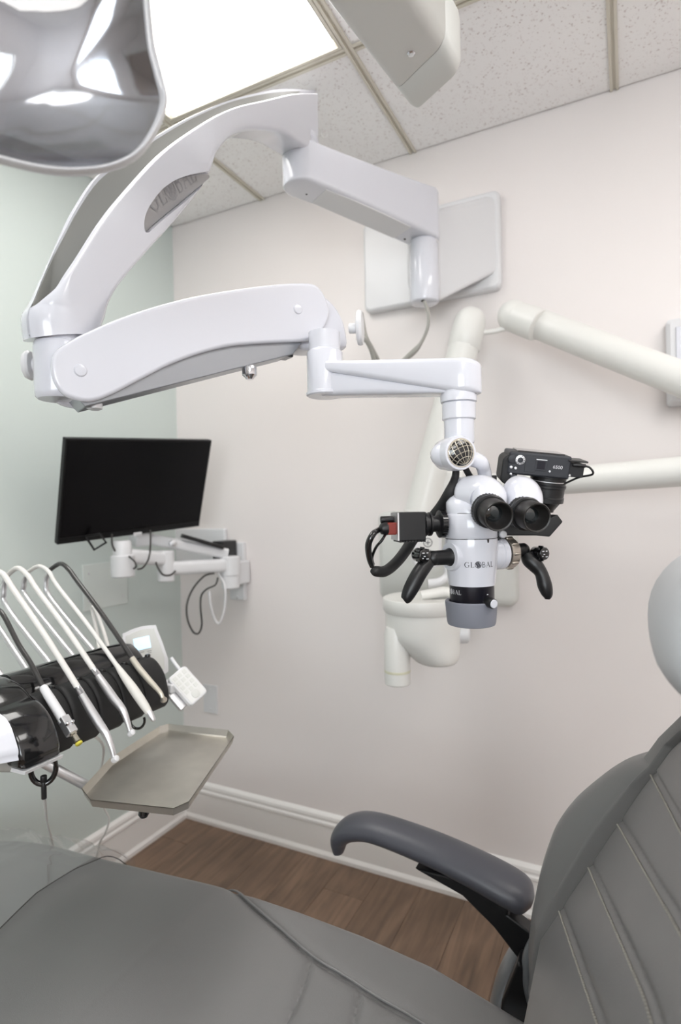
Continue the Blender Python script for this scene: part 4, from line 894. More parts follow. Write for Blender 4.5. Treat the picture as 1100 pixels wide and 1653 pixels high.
seam_near = [(a, 2 * CY - b) for a, b in seam_far]
cross_ = []
for X in (-.50, -.405, -.31, -.215): cross_.append([(X + .03 * (1 - ((y - CY) / .15) ** 2), y) for y in np.linspace(2 * CY - interp(X, [p[0] for p in seam_far], [p[1] for p in seam_far]), interp(X, [p[0] for p in seam_far], [p[1] for p in seam_far]), 15)])
def dist_poly(P, poly):
    d = 9
    for (ax, ay), (bx, by) in zip(poly[:-1], poly[1:]):
        vx, vy = bx - ax, by - ay; t = max(0, min(1, ((P[0] - ax) * vx + (P[1] - ay) * vy) / (vx * vx + vy * vy + 1e-12))); d = min(d, math.hypot(P[0] - ax - t * vx, P[1] - ay - t * vy))
    return d
SEAMS = [seam_far, seam_near] + cross_
SB_ = [(min(p[0] for p in q) - .03, max(p[0] for p in q) + .03, min(p[1] for p in q) - .03, max(p[1] for p in q) + .03) for q in SEAMS]
def seat_groove(X, Y):
    g = 0
    for q, b in zip(SEAMS, SB_):
        if b[0] < X < b[1] and b[2] < Y < b[3]:
            d = dist_poly((X, Y), q); g = max(g, .0055 * math.exp(-(d / .0035) ** 2) + .004 * math.exp(-(d / .014) ** 2))
    return g
def seat_ring(X, NV=110):
    hw = seat_halfw(X); ring = []
    for i in range(NV + 1):
        v = -1 + 2 * i / NV; v = math.copysign(abs(v) ** .85, v); Y = CY + v * hw
        ring.append((X, Y, seat_top(X, v) - seat_groove(X, Y)))
    zt_ = ring[-1][2]
    side = [(X, CY + hw + .002, zt_ - .03), (X, CY + hw - .004, zt_ - .07), (X, CY + hw - .03, zt_ - .085)]
    return ring + side + [(x, 2 * CY - y, z) for x, y, z in reversed(side)]
bm = B(); xs = list(np.linspace(-1.60, -.85, 36)) + list(np.linspace(-.84, -.06, 170))
rings = [seat_ring(X) for X in xs]
c0 = np.mean(np.array(rings[0]), 0)
for k, sc_ in ((0.03, .97), (.045, .9), (.052, .78)): rings.insert(0, [tuple(c0 + (np.array(p) - c0) * sc_ + np.array([-k, 0, 0])) for p in seat_ring(-1.60)])
loft(bm, rings); seat = finish('seat_cushion', bm, m_leather, chair, ang=70)
# piping along the two long seams
for poly in (seam_far, seam_near):
    bm = B(); tube(bm, [(a, b + (.0035 if b > CY else -.0035), seat_top(a, (b - CY) / seat_halfw(a)) - .0022) for a, b in poly], .0022, 8, 1); finish('seam_piping', bm, m_leather, seat)
# seat pan, lifting column and base plate under the cushion
bm = B(); box(bm, (-.72, CY, .375), (1.2, .34, .045)); finish('seat_pan', bm, m_silverpl, chair, bevel=.015)
bm = B(); lathe(bm, (-.55, CY, .05), ZV, [(.14, 0), (.13, .02), (.11, .06), (.105, .31)], 36); finish('lift_column', bm, m_silverpl, chair)
bm = B(); loft(bm, [[(x, y, 0) for x, y in rrect(-.62, CY, .95, .44, .12, 8)], [(x, y, .045) for x, y in rrect(-.62, CY, .95, .44, .12, 8)], [(x, y, .06) for x, y in rrect(-.62, CY, .9, .39, .1, 8)]]); finish('base_plate', bm, m_silverpl, chair, ang=50)

# backrest: reclined, wings standing forward of a channelled centre panel
BX0, BSL = -.16, .54
YP = 1.0                                               # far piping; the near one mirrors it
YE = 1.062
_e = [WY(*p, YE) for p in ((872, 1640), (862, 1580), (858, 1520), (862, 1470), (868, 1435), (875, 1400), (886, 1364), (900, 1330), (922, 1298), (950, 1270), (1010, 1225), (1065, 1203), (1100, 1180), (1150, 1150))]
_e = smooth(_e, 6); EZ, EX = [p[2] for p in _e], [p[0] for p in _e]
def edge_back(z):
    if z < EZ[0]: return EX[0]
    if z > EZ[-1]: return EX[-1] + BSL * 1.1 * (z - EZ[-1])
    return interp(z, EZ, EX)
hollow = lambda Y: 0.0
def base_x(z): return BX0 + BSL * (z - .55) if z > .585 else BX0 + BSL * .035 + .12 * (z - .585)
def back_x(z, Y): return base_x(z)
def back_hit(px, py):
    v = ray(px, py); t = .3
    lo, hi = .3, 2.2
    f = lambda t: (CAM + v * t)[0] - back_x((CAM + v * t)[2], (CAM + v * t)[1])
    ts = np.linspace(lo, hi, 400); vals = [f(t) for t in ts]
    for a, b, fa, fb in zip(ts[:-1], ts[1:], vals[:-1], vals[1:]):
        if fa * fb <= 0: return CAM + v * (a + (b - a) * fa / (fa - fb))
    return CAM + v * 1.0
BSE = []
for px_ in ([(1054, 1240), (1086, 1299), (1100, 1322)], [(1000, 1333), (1030, 1390), (1080, 1470), (1100, 1505)], [(952, 1405), (985, 1480), (1020, 1570), (1060, 1650)], [(905, 1470), (930, 1540), (950, 1600), (967, 1653)]):
    P = [back_hit(*p) for p in px_]; z0_ = P[0][2] + .0; Y = np.array([p[1] for p in P]); z = np.array([p[2] for p in P]); d_ = P[0][1] - Y
    BSE.append((z0_, float(np.dot(d_, z - z0_) / np.dot(d_, d_))))
BSE = BSE + [(BSE[0][0] + .085, BSE[0][1])]
YAP = .53                                              # the seams rise to here and fall away on the near side
def seam_z(k, Y):
    z0_, a = BSE[k]; top = z0_ + a * (YP - YAP)
    if Y >= YAP: return z0_ + a * (YP - Y) - .012 * a * math.exp(-((Y - YAP) / .04) ** 2)
    return top - a * (YAP - Y) * (YP - YAP) / (YAP - (2 * CY - YP)) - .012 * a * math.exp(-((Y - YAP) / .04) ** 2)
def back_ring(z):
    ring = []; top = interp(z, [.45, .86, .94, 1.0, 1.05, 1.10], [0, 0, .014, .06, .125, .20])
    yp = YP - top; ye = yp + (YE - YP)
    N = 100
    for i in range(N + 1):
        Y = CY + (yp - CY) * (-1 + 2 * i / N); Yr = CY + (Y - CY) / (yp - CY) * (YP - CY)
        g = 0
        for k in range(len(BSE)):
            d = abs(z - seam_z(k, Yr)); g = max(g, .0035 * math.exp(-(d / .0028) ** 2) + .0012 * math.exp(-(d / .012) ** 2))
        e = (YP - CY) - abs(Yr - CY); g = max(g, .008 * math.exp(-(e / .005) ** 2)) if e < .03 else g
        ring.append((back_x(z, Yr) + g, Y, z))
    base = base_x(z); g_ = base - edge_back(z) ; far = []
    for i in range(0, 31):
        t = (i / 30) ** 1.4; Y = yp + .004 + (ye - yp - .004) * t
        ca = .020 * max(.12, min(1, (z - .53) / .16)); cr = ca * (1 - math.exp(-(t / .06) ** 2))
        G_ = max(g_ + .004, .016); tb = max(0, min(1, (t - .55) / .45)); tb = tb * tb * (3 - 2 * tb)
        fw = G_ * math.sin(t * PI / 2) ** .6 + (g_ - G_) * tb + .0045 * math.exp(-((t - .05) / .03) ** 2)
        far.append((base - fw, Y, z))
    far += [(base - g_ + .008, ye + .004, z), (base - g_ + .022, ye + .005, z), (max(base + .05, base - g_ + .05), ye + .002, z), (base + .085, ye - .02, z)]
    ring += far
    back = [(base_x(z) + .11, y, z) for y in np.linspace(ye - .1, 2 * CY - ye + .1, 8)]
    return ring + back + [(x, 2 * CY - y, z_) for x, y, z_ in reversed(far)]
bm = B(); rings = [back_ring(z) for z in np.linspace(.455, 1.10, 230)]
c1 = np.mean(np.array(rings[-1]), 0)
for k, q in ((.012, .95), (.02, .85), (.024, .6)): rings.append([tuple(c1 + (np.array(p) - c1) * q + np.array([k * .5, 0, k])) for p in back_ring(1.10)])
loft(bm, rings); back = finish('backrest', bm, m_leather, chair, ang=75)
# piping beside the wing and the stitching in the channels
for k in range(len(BSE)):
    bm = B(); L = 0; Ys = np.linspace(YP - .012, 2 * CY - YP + .012, 96)
    for a, b in zip(Ys[:-1], Ys[1:]):
        y0, y1 = a, a + (b - a) * .55; zA, zB = seam_z(k, y0) - .006, seam_z(k, y1) - .006
        if not (.47 < zA < 1.08): continue
        tube(bm, [(back_x(zA, y0) - .0002, y0, zA), ((back_x(zA, y0) + back_x(zB, y1)) / 2 - .0018, (y0 + y1) / 2, (zA + zB) / 2), (back_x(zB, y1) - .0002, y1, zB)], .0012, 6, 1)
    if len(bm.verts) == 0: bm.free(); continue
    o = finish('stitching', bm, m_stitch, back); o['kind'] = 'stuff'
# headrest
HX, HZ = .105, 1.178
def head_ring(Y, sc_=1.0):
    return [(HX + .088 * sc_ * math.cos(t), Y, HZ + (.09 if t < PI else .066) * sc_ * math.copysign(abs(math.sin(t)) ** .95, math.sin(t))) for t in [2 * PI * i / 40 for i in range(40)]]
bm = B(); ys = []
for i in range(13): a = -PI / 2 + PI * i / 12; ys.append((CY + .115 * math.sin(a) * 1.0 + math.copysign(.04, math.sin(a)) * (abs(math.sin(a)) > .01), max(.25, math.cos(a) ** .35 if math.cos(a) > 0 else .25)))
loft(bm, [head_ring(y, q) for y, q in ys]); finish('headrest', bm, m_headrest, chair, ang=80)
for dy in (-.035, .035):
    bm = B(); tube(bm, [(.13, CY + dy, 1.19), (.172, CY + dy, 1.16), (.185, CY + dy, 1.12), (.175, CY + dy, 1.05)], .009, 10); finish('headrest_bar', bm, m_chrome, chair)
# far armrest: pad, black bracket, silver hinge
pa_ = Plane((0, 1.115, 0), (1, 0, 0))
path = [pa_.hit(*p) for p in ((547, 1374), (551, 1350), (572, 1335), (610, 1337), (690, 1366), (760, 1398), (820, 1430), (848, 1448), (860, 1456))]
bm = B(); tube(bm, path, [.014, .026, .032, .033, .035, .037, .038, .033, .012], 28, 6, (1.28, .78)); finish('armrest_pad', bm, m_arm, chair, ang=80)
bm = B(); pb_ = Plane((0, 1.10, 0), (1, 0, 0)); br = [(672, 1396), (740, 1412), (826, 1452), (822, 1470), (864, 1502), (862, 1548), (843, 1546), (800, 1490), (750, 1440)]
prism(bm, pb_, [pb_.uv(*p) for p in br], .014, -.018); finish('armrest_bracket', bm, m_black, chair, bevel=.004)
bm = B(); tube(bm, [pb_.hit(852, 1518, -.03), pb_.hit(836, 1550, -.03), pb_.hit(818, 1585, -.03), pb_.hit(806, 1625, -.03), pb_.hit(800, 1665, -.03)], [.02, .024, .026, .028, .03], 18, 6, (1, .7)); finish('hinge_arm', bm, m_silverpl, chair)
bm = B(); ph = Plane((0, 1.055, 0), (1, 0, 0)); prism(bm, ph, [ph.uv(*p) for p in ((838, 1545), (850, 1560), (872, 1620), (880, 1660), (800, 1700), (812, 1610))], .012, -.03); finish('hinge_shroud', bm, m_black, chair, bevel=.006)
bm = B(); tube(bm, [ph.hit(858, 1520, -.005), ph.hit(853, 1548, -.005), ph.hit(856, 1585, -.002), ph.hit(866, 1622, .0), ph.hit(880, 1655, .0)], [.008, .018, .022, .022, .018], 20, 6, (1, .6)); finish('hinge_cap', bm, mat('grey_hinge_plastic', (104, 107, 110), .32, coat=.3), chair)

# clear vinyl cover over the foot end
edge = [(-1.035, CY + .30), (-1.07, CY + .27), (-1.102, .924), (-1.113, .858), (-1.106, .761), (-1.07, .66), (-1.04, .55), (-1.02, .45), (-1.02, .39)]
def edge_x(Y): return interp(Y, [p[1] for p in reversed(edge)], [p[0] for p in reversed(edge)])
bm = B(); NU, NVV = 120, 220; grid = []
rw = random.Random(3); ph_ = [(rw.uniform(8, 30), rw.uniform(-30, 30), rw.uniform(0, 6)) for _ in range(9)]
for j in range(NVV + 1):
    v = -1.14 + 2.28 * j / NVV; row = []
    for i in range(NU + 1):
        vv = max(-1.0, min(1.0, v)); hw0 = seat_halfw(-1.2); Ye = CY + vv * hw0; X1 = edge_x(Ye); X = X1 + (-1.615 - X1) * i / NU
        hw = seat_halfw(max(X, -1.6)); Y = CY + vv * (hw + .010); z = seat_top(max(X, -1.6), vv) + .007
        over = max(0, abs(v) - 1.0); z -= over * .5 * hw * 2
        Y += math.copysign(over * .03, v)
        wz = sum(math.sin(a * X * 2.2 + b * Y + c) for a, b, c in ph_) / 9
        farw = max(0, (abs(vv) - .55) / .45)
        rk = 1 - abs(mnoise.noise(Vector((X * 11 + Y * 6, Y * 26 - X * 5, .7)))) * 1.6; rk2 = 1 - abs(mnoise.noise(Vector((X * 30, Y * 44, 4.1)))) * 1.5
        z += .005 * farw * (wz + .6) + farw * (.013 * max(0, rk) ** 3 + .003 * max(0, rk2) ** 3) + (.010 * farw if v > 0 else 0) * (1 - .6 * max(0, (v - .9) / .1) if v < 1 else .4) + .0012 * (wz + .5) * (1 if i > 1 else .2); Y += .004 * farw * wz
        if i == 0 : z += .001 + .006 * max(0, (vv - .8) / .2)
        row.append(bm.verts.new(Vector((X, Y, z))))
    grid.append(row)
for a, b in zip(grid[:-1], grid[1:]):
    for i in range(NU): bm.faces.new((a[i], a[i + 1], b[i + 1], b[i]))
cov_t = finish('plastic_cover', bm, m_film)
tag(cov_t, 'clear wrinkled plastic cover over the foot end of the grey chair', 'cover')
bm = B(); tube(bm, [tuple(r[0].co) if False else p for r, p in zip([0] * 0, [])] or [(edge_x(CY + max(-1, min(1, v)) * .28), CY + v * .28 + 0, seat_top(edge_x(CY + v * .28), max(-1, min(1, v * .28 / seat_halfw(-1.1)))) + .0088 + .006 * max(0, (v - .8) / .2)) for v in np.linspace(-1, 1.0, 60)], .0011, 6, 1); finish('hem', bm, m_cordd, cov_t)

# ================================================================== DELIVERY UNIT, HANDPIECES, TRAY
PL = RF(-.504, .95, .95); bd = np.array([0., 1., 0.]); qd = np.array([1., 0., 0.])
TILT = 0.0
def U(s, q, z): return np.array([PL[0], PL[1], 0]) + bd * s + qd * q + ZV * (z + TILT * s)
unit_t = thing('delivery_unit', 'black dental instrument unit holding five handpieces on whip arms at the left', 'dental unit', U(.09, -.06, .88))
def uring(s, prof): return [U(s, a, b) for a, b in prof]
shell = [(-.19, .95), (-.185, .99), (-.16, 1.012), (-.11, 1.03), (-.06, 1.022), (-.03, 1.005), (-.008, .998), (.014, .984), (.032, .962), (.042, .938), (.041, .925), (.030, .918), (-.10, .918), (-.17, .925)]
inner_s = [(-.19, .95), (-.185, .99), (-.16, 1.012), (-.11, 1.03), (-.085, 1.022), (-.068, 1.006), (-.060, .990), (-.045, .968), (-.032, .948), (-.022, .934), (-.016, .924), (-.022, .918), (-.10, .918), (-.17, .925)]
shell = [tuple(p[:2]) for p in smooth([np.array((a, b, 0)) for a, b in shell], 3, closed=True)]
inner_s = [tuple(p[:2]) for p in smooth([np.array((a, b, 0)) for a, b in inner_s], 3, closed=True)]
bm = B(); rr = []
cS = np.mean(np.array(shell), 0)
def scaled(pr, k): return [(cS[0] + (a - cS[0]) * k, cS[1] + (b - cS[1]) * k) for a, b in pr]
for s_, k in ((-.066, .9), (-.064, .97), (-.058, 1.0), (-.004, 1.0), (.001, .98), (.004, .93)): rr.append([U(s_, a, b) for a, b in scaled(shell, k)])
for s_, k in ((.0065, .93), (.007, 1.0), (.10, 1.0), (.215, 1.0), (.262, .97), (.282, .90), (.286, .8)): rr.append([U(s_, a, b) for a, b in scaled(inner_s, k)])
loft(bm, rr); ub = finish('unit_body', bm, m_blackg, unit_t, ang=70)
# bagged end and lower grey tray lip
bm = B(); rr = []
for s_, k in ((-.20, .4), (-.19, .55), (-.14, .68), (-.10, .80), (-.0675, .90)): rr.append([U(s_, cS[0] + .006 + (a - cS[0]) * k, cS[1] + .008 + .11 * max(0, -.0675 - s_) + (b - cS[1]) * k + .0025 * math.sin(40 * a + 90 * s_) + .002 * math.sin(130 * b)) for a, b in shell])
loft(bm, rr); finish('bagged_end', bm, mat('clear_bag_white', (226, 228, 236), .2, coat=.5, bump=(40, .25, .001)), unit_t, ang=70)
bm = B(); loft(bm, [[U(s_, a, b) for a, b in ((.046, .9165), (.043, .911), (-.12, .906), (-.12, .912), (.02, .9165))] for s_ in (-.062, -.05, .004)]); finish('lower_lip', bm, m_white2, unit_t)
# handle bar, arm and floor post of the unit (mostly out of the frame)
bm = B(); tube(bm, [W(70, 1212, .93), W(45, 1230, .92), W(15, 1236, .90), W(-40, 1228, .87), W(-110, 1190, .86), W(-140, 1130, .88)], .0095, 14); finish('handle_bar', bm, m_cordg, unit_t)
bm = B(); tube(bm, [U(-.13, -.09, .91), U(-.2, -.15, .88), (-1.28, .42, .84), (-1.42, .30, .80), (-1.45, .27, .72), (-1.45, .27, .5)], .03, 16); finish('support_arm', bm, m_grey2, unit_t)
bm = B(); lathe(bm, (-1.45, .27, 0), ZV, [(.16, 0), (.16, .02), (.06, .035), (.045, .06), (.045, .56), (.04, .565)], 32); finish('floor_post', bm, m_grey2, unit_t)
# five cushioned holders
PADP = [(-.052, 1.002), (-.034, 1.003), (-.016, .992), (.000, .970), (.008, .945), (.012, .920), (.006, .904), (-.006, .906), (-.012, .924), (-.022, .950), (-.036, .974), (-.052, .990)]
PADP = [tuple(p[:2]) for p in smooth([np.array((a, b, 0)) for a, b in PADP], 3, closed=True)]
pcn = np.mean(np.array(PADP), 0)
for k in range(5):
    s0 = .008 + .0555 * k; w_ = .0545 if k < 4 else .063; bm = B(); rr = []
    for ds, q in ((0, .84), (.002, .94), (.008, 1.0), (w_ - .010, 1.0), (w_ - .003, .95), (w_, .84)): rr.append([U(s0 + ds, pcn[0] + (a - pcn[0]) * q, pcn[1] + (b - pcn[1]) * q) for a, b in PADP])
    rr = [[p + qd * -.008 - ZV * .004 for p in r] for r in rr]; loft(bm, rr); pad = finish('holder_pad', bm, m_rubber, unit_t, ang=70)
    bm = B(); c = U(s0 + w_ * .9, -.052, .998); rcyl(bm, c - ZV * .004, c + ZV * .006, .006, .002); finish('holder_stud', bm, m_blackg, pad)

PUL = Plane(PL, bd)
DEF = {1: dict(c=(80, 1125), hand=[(70, 1110), (112, 1175)], m='w'), 2: dict(c=(128, 1120)), 3: dict(c=(160, 1095)), 4: dict(c=(197, 1085)), 5: dict(c=(222, 1072))}
WHIP = {1: [(36, 1140), (-12, 1068), (-22, 1020), (-14, 990), (2, 988), (30, 1040)], 2: [(72, 1124), (4, 1022), (-26, 976), (-28, 946), (-14, 924), (4, 926), (22, 952)], 3: [(114, 1112), (16, 988), (6, 955), (10, 930), (28, 917), (44, 928), (60, 952)], 4: [(150, 1098), (48, 972), (38, 945), (44, 924), (62, 914), (78, 922), (92, 945)], 5: [(181, 1086), (86, 972), (74, 942), (80, 920), (97, 910), (110, 918), (125, 938)]}
SIDE = {}
def hp_plane(k):
    s_ = {1: .025, 2: .080, 3: .132, 4: .184, 5: .230}[k]; return Plane(PL + bd * s_, qd), s_
def whip(k, t, hose_m, top, r_h):
    Q, s_ = hp_plane(k); Qw = Plane(Q.o + bd * .004, qd)
    pts = WHIP[k]; n = 2 if k != 3 else 2
    bm = B(); P = [Q.hit(*p) for p in pts]; tube(bm, P[:3] + P[3:4], .0056, 12); o = finish('whip_arm', bm, m_alu, unit_t)
    e = Q.hit(*top); bm = B(); h = [P[3] + unit(P[4] - P[3]) * .004] + P[4:] + [P[-1] + (e - P[-1]) * .5 + ZV * .004, e]; tube(bm, h, r_h * 1.2, 10); finish('hose', bm, hose_m, t)
    return Q
def axis_pts(Q, px): return [Q.hit(*p) for p in px]
# 1 syringe
t = thing('air_water_syringe', 'metal air and water syringe with black hose and yellow tip, leftmost on the pads', 'dental handpiece', U(.013, .03, .97))
Q = whip(1, t, m_hoseb, (70, 1110), .0036); A = axis_pts(Q, [(69, 1108), (104, 1165)]); ax = unit(A[1] - A[0])
bm = B(); lathe(bm, A[0], ax, [(.0055, 0), (.0068, .003), (.0078, .03), (.0082, np.linalg.norm(A[1] - A[0]))], 24); finish('handle', bm, m_white2, t)
bm = B(); fa = unit(np.cross(ax, ZV)); fb = np.cross(fa, ax); A2 = axis_pts(Q, [(100, 1160), (118, 1183)]); box(bm, (A2[0] + A2[1]) / 2, (.0155, .016, np.linalg.norm(A2[1] - A2[0])), (fa, fb, ax)); hd = finish('valve_block', bm, m_alu, t, bevel=.002)
for d in (-.004, .005):
    bm = B(); c = (A2[0] + A2[1]) / 2 + fb * (.009 if fb[2] > 0 else -.009) + fa * d; rcyl(bm, c - ZV * .003, c + unit(fb if fb[2] > 0 else -fb) * .003, .0032, .0006, 14); finish('button', bm, m_chrome, hd)
A3 = axis_pts(Q, [(117, 1182), (128, 1201)]); bm = B(); lathe(bm, A3[0], A3[1] - A3[0], [(.0055, 0), (.006, .004), (.0045, .006), (.0048, .014), (.0052, .018)], 20); finish('nozzle', bm, m_brass, t)
L = A3[1] - A3[0]; bm = B(); lathe(bm, A3[0] + L * .86, L, [(.0056, 0), (.006, .001), (.006, .0035), (.004, .005)], 20); finish('tip_cap', bm, m_yellow, t)
# 2 and 3 contra-angle handpieces
def contra(t, Q, pts, rs, m_body):
    A = axis_pts(Q, pts); bm = B(); tube(bm, A, rs, 20, 6); h = finish('body', bm, m_body, t)
    d = unit(A[1] - A[0]); bm = B(); lathe(bm, A[0] - d * .002, d, [(.0045, -.012), (.0062, -.008), (.0068, 0), (.0068, .006), (.006, .007)], 20); finish('coupling', bm, m_chrome, t)
    e = A[-1]; dn = unit(qd * .35 - ZV * .9); bm = B(); up = unit(qd * .8 + ZV * .5); lathe(bm, e - up * .005, up, [(.004, 0), (.0055, .002), (.0058, .008), (.005, .012), (.003, .013)], 20); finish('head', bm, m_white2, t)
    return h
t = thing('contra_angle_handpiece', 'silver bent handpiece with white hose hanging lowest, just above the steel tray', 'dental handpiece', U(.063, .03, .97), None)
Q = whip(2, t, m_hosew, (130, 1117), .0046); contra(t, Q, [(130, 1118), (144, 1142), (160, 1168), (172, 1186), (180, 1206), (185, 1226)], [.0062, .0075, .0078, .0066, .0052, .0044], m_alu)
t = thing('contra_angle_handpiece', 'silver bent handpiece with white hose in the middle of the five pads', 'dental handpiece', U(.1, .03, .985))
Q = whip(3, t, m_hosew, (155, 1086), .0044); contra(t, Q, [(156, 1088), (170, 1108), (184, 1128), (198, 1146), (206, 1166), (211, 1184)], [.0062, .0075, .0078, .0066, .0052, .0042], m_alu)
# 4 scaler
t = thing('ultrasonic_scaler', 'thick white pencil-shaped handpiece on a thin white hose, fourth pad', 'dental handpiece', U(.144, .03, .98))
Q = whip(4, t, m_hosew, (189, 1075), .0036); A = axis_pts(Q, [(188, 1073), (198, 1088), (215, 1112), (232, 1137), (241, 1151)]); bm = B(); tube(bm, A, [.0042, .0066, .0088, .0084, .0066], 22, 6); finish('body', bm, mat('scaler_white', (224, 222, 216), .45), t)
A = axis_pts(Q, [(240, 1149), (250, 1165)]); bm = B(); lathe(bm, A[0], A[1] - A[0], [(.0066, 0), (.0060, .008), (.0042, .019), (.003, .021)], 20); finish('nose_cone', bm, m_alu, t)
# 5 small contra-angle on black hose
t = thing('contra_angle_handpiece', 'slim cream handpiece with small round head on a black hose, last pad', 'dental handpiece', U(.175, .03, .99))
Q = whip(5, t, m_hoseb, (214, 1063), .0042)
A = axis_pts(Q, [(213, 1062), (224, 1078), (240, 1097), (252, 1110), (260, 1120), (264, 1130)]); bm = B(); tube(bm, A, [.0058, .0062, .0058, .005, .0042, .0035], 20, 6); finish('body', bm, mat('cream_metal', (220, 214, 200), .3, metal=.5), t)
e = A[-1]; up = unit(qd * .8 + ZV * .4); bm = B(); lathe(bm, e - up * .004, up, [(.0045, 0), (.0058, .002), (.006, .007), (.0045, .010)], 20); finish('head', bm, m_knurl, t)

# display pod behind the unit and tilted keypad at its right end
dpk = W(232, 1048, 1.34); du = unit(RV * .93 + FV * .36); dn = unit(-FV * .9 + RV * .33 + ZV * .28); du = unit(du - dn * np.dot(du, dn)); dw = np.cross(dn, du); dw = dw if dw[2] > 0 else -dw
rl = math.radians(-8); du, dw = du * math.cos(rl) - dw * math.sin(rl), dw * math.cos(rl) + du * math.sin(rl)
pod = thing('control_display', 'white control display with small blue lit screen behind the handpieces', 'display', dpk)
def DP(a, b, c): return dpk + du * a + dw * b + dn * c
bm = B(); O_ = [(-.045, -.064), (.045, -.064), (.038, .038), (.032, .049), (.0, .053), (-.032, .047), (-.041, .036)]
O_ = [tuple(p[:2]) for p in smooth([np.array((a, b, 0)) for a, b in O_], 3, closed=True)]
loft(bm, [[DP(a, b, -.03) for a, b in O_], [DP(a, b, .0) for a, b in O_]]); pc_ = finish('case', bm, m_white2, pod, bevel=.004)
bm = B(); O2 = [(a * .84, b * .86) for a, b in O_]; loft(bm, [[DP(a, b, -.002) for a, b in O2], [DP(a, b, .0012) for a, b in O2]]); finish('face', bm, m_grey, pod, bevel=.0008)
bm = B(); box(bm, DP(-.001, .014, .0016), (.036, .028, .002), (du, dw, dn)); finish('screen', bm, m_lcd, pod, flat=True)
for a, b in ((.002, -.020), (.013, -.027), (-.010, -.028)):
    bm = B(); rcyl(bm, DP(a, b, .001), DP(a, b, .0028), .0038, .0008, 16); finish('key', bm, m_blue, pod)
bm = B()
for a, b, l in ((-.008, -.006, .016), (.012, -.007, .010), (.012, -.011, .008)): box(bm, DP(a, b, .0014), (l, .0014, .0006), (du, dw, dn))
o = finish('face_print', bm, m_keyline, pod, flat=True); o['kind'] = 'stuff'
bm = B(); tube(bm, [DP(-.01, -.05, -.02), DP(-.012, -.075, -.03), U(.302, -.12, .97)], .012, 12); finish('stalk', bm, m_white2, pod)
kc = W(304, 1106, 1.24); ku = unit(W(332, 1118, 1.15) - W(278, 1082, 1.17)) ; kn_ = unit(-FV * .62 + ZV * .68 + RV * .30); ku = unit(RV * .66 - ZV * .72 - FV * .10); kn_ = unit(kn_ - ku * np.dot(kn_, ku)); kv = np.cross(kn_, ku)
kpd = thing('control_keypad', 'white tilted membrane keypad clipped to the right end of the black unit', 'keypad', kc)
def KP(a, b, c): return kc + ku * a + kv * b + kn_ * c
bm = B(); O_ = rrect(0, 0, .078, .05, .008, 5); loft(bm, [[KP(a, b, -.014) for a, b in O_], [KP(a, b, 0) for a, b in O_]]); finish('case', bm, m_white2, kpd, bevel=.003)
bm = B(); box(bm, KP(0, 0, .0004), (.07, .042, .001), (ku, kv, kn_)); kf = finish('membrane', bm, m_key, kpd, flat=True)
for i in range(4):
    for j in range(3):
        bm = B(); box(bm, KP(-.028 + .0125 * i, -.013 + .013 * j, .0012), (.0085, .0085, .0008), (ku, kv, kn_)); finish('key', bm, m_grey, kf, bevel=.0003)
bm = B(); rcyl(bm, KP(.024, 0, .0005), KP(.024, 0, .0018), .0095, .0006, 24); finish('round_key', bm, m_grey, kf)
bm = B(); a = KP(-.036, .012, -.006); tube(bm, [a + ku * .01, a - ku * .012 , a - ku * .032 + ZV * .004], .0042, 10); finish('stylus_post', bm, m_white2, kpd)
bm = B(); box(bm, KP(.0, -.028, -.022), (.06, .024, .012), (ku, kv, kn_)); finish('clip_plate', bm, m_alu, kpd, bevel=.002)
bm = B(); box(bm, (KP(0, -.03, -.026) + U(.312, -.03, .955)) / 2, (.03, .04, .02), (bd, qd, ZV)); finish('bracket', bm, m_white2, kpd, bevel=.004)

# cup ring with hanging lead under the left end
rg = W(70, 1240, .93)
n_ = 26; bm = B(); rn = unit(-FV + RV * .35); ru = unit(RV + FV * .35); tube(bm, [rg + ru * .0185 * math.cos(t) + ZV * .026 * math.sin(t) for t in np.linspace(0, 2 * PI, n_)], .0032, 10, 1, (1, 1.4)); ring_t = finish('hanging_ring', bm, m_blackg, unit_t)
bm = B(); rcyl(bm, rg - ZV * .022, rg - ZV * .05, .0042, .001); rcyl(bm, rg - ZV * .022 , rg - ZV * .012, .005, .001); finish('lead_plug', bm, m_black, ring_t)
bm = B(); e = rg - ZV * .048; tube(bm, [e + ZV * .004, W(73, 1300, 1.0), W(76, 1328, 1.2), W(83, 1352, 1.5), W(92, 1385, 1.55), W(96, 1420, 1.55)], .0026, 8); finish('lead', bm, m_hosew, ring_t)
bm = B(); box(bm, rg + ZV * .032, (.012, .01, .022)); finish('ring_clip', bm, m_blackg, ring_t, bevel=.001)
bm = B(); tube(bm, [U(.10, -.05, .912), W(165, 1200, 1.12), W(163, 1250, 1.3), W(167, 1300, 1.5), W(176, 1322, 1.55), W(170, 1345, 1.56), W(160, 1365, 1.57), W(150, 1420, 1.57)], .0026, 8); tag(finish('hanging_hose', bm, m_hosew), 'thin white hose hanging from the unit behind the steel tray', 'hose')

bm = B(); c = W(222, 1163, 1.12); tube(bm, [c + RV * .014 * math.cos(t) + ZV * .016 * math.sin(t) for t in np.linspace(-.3, PI * 1.25, 16)][::-1] if False else [c + RV * .014 * math.cos(t) + ZV * .016 * math.sin(t) for t in np.linspace(-PI, .35, 14)], .0026, 8, 1); finish('hook_ring', bm, m_blackg, unit_t)
bm = B(); tube(bm, [W(178, 1056, 1.3), W(166, 1015, 1.33), W(154, 984, 1.34), (W(150, 980, 1.345)), W(150, 990, 1.345), W(157, 1024, 1.33), W(160, 1050, 1.3)], .0042, 10); finish('rear_hose', bm, m_hosew, unit_t)

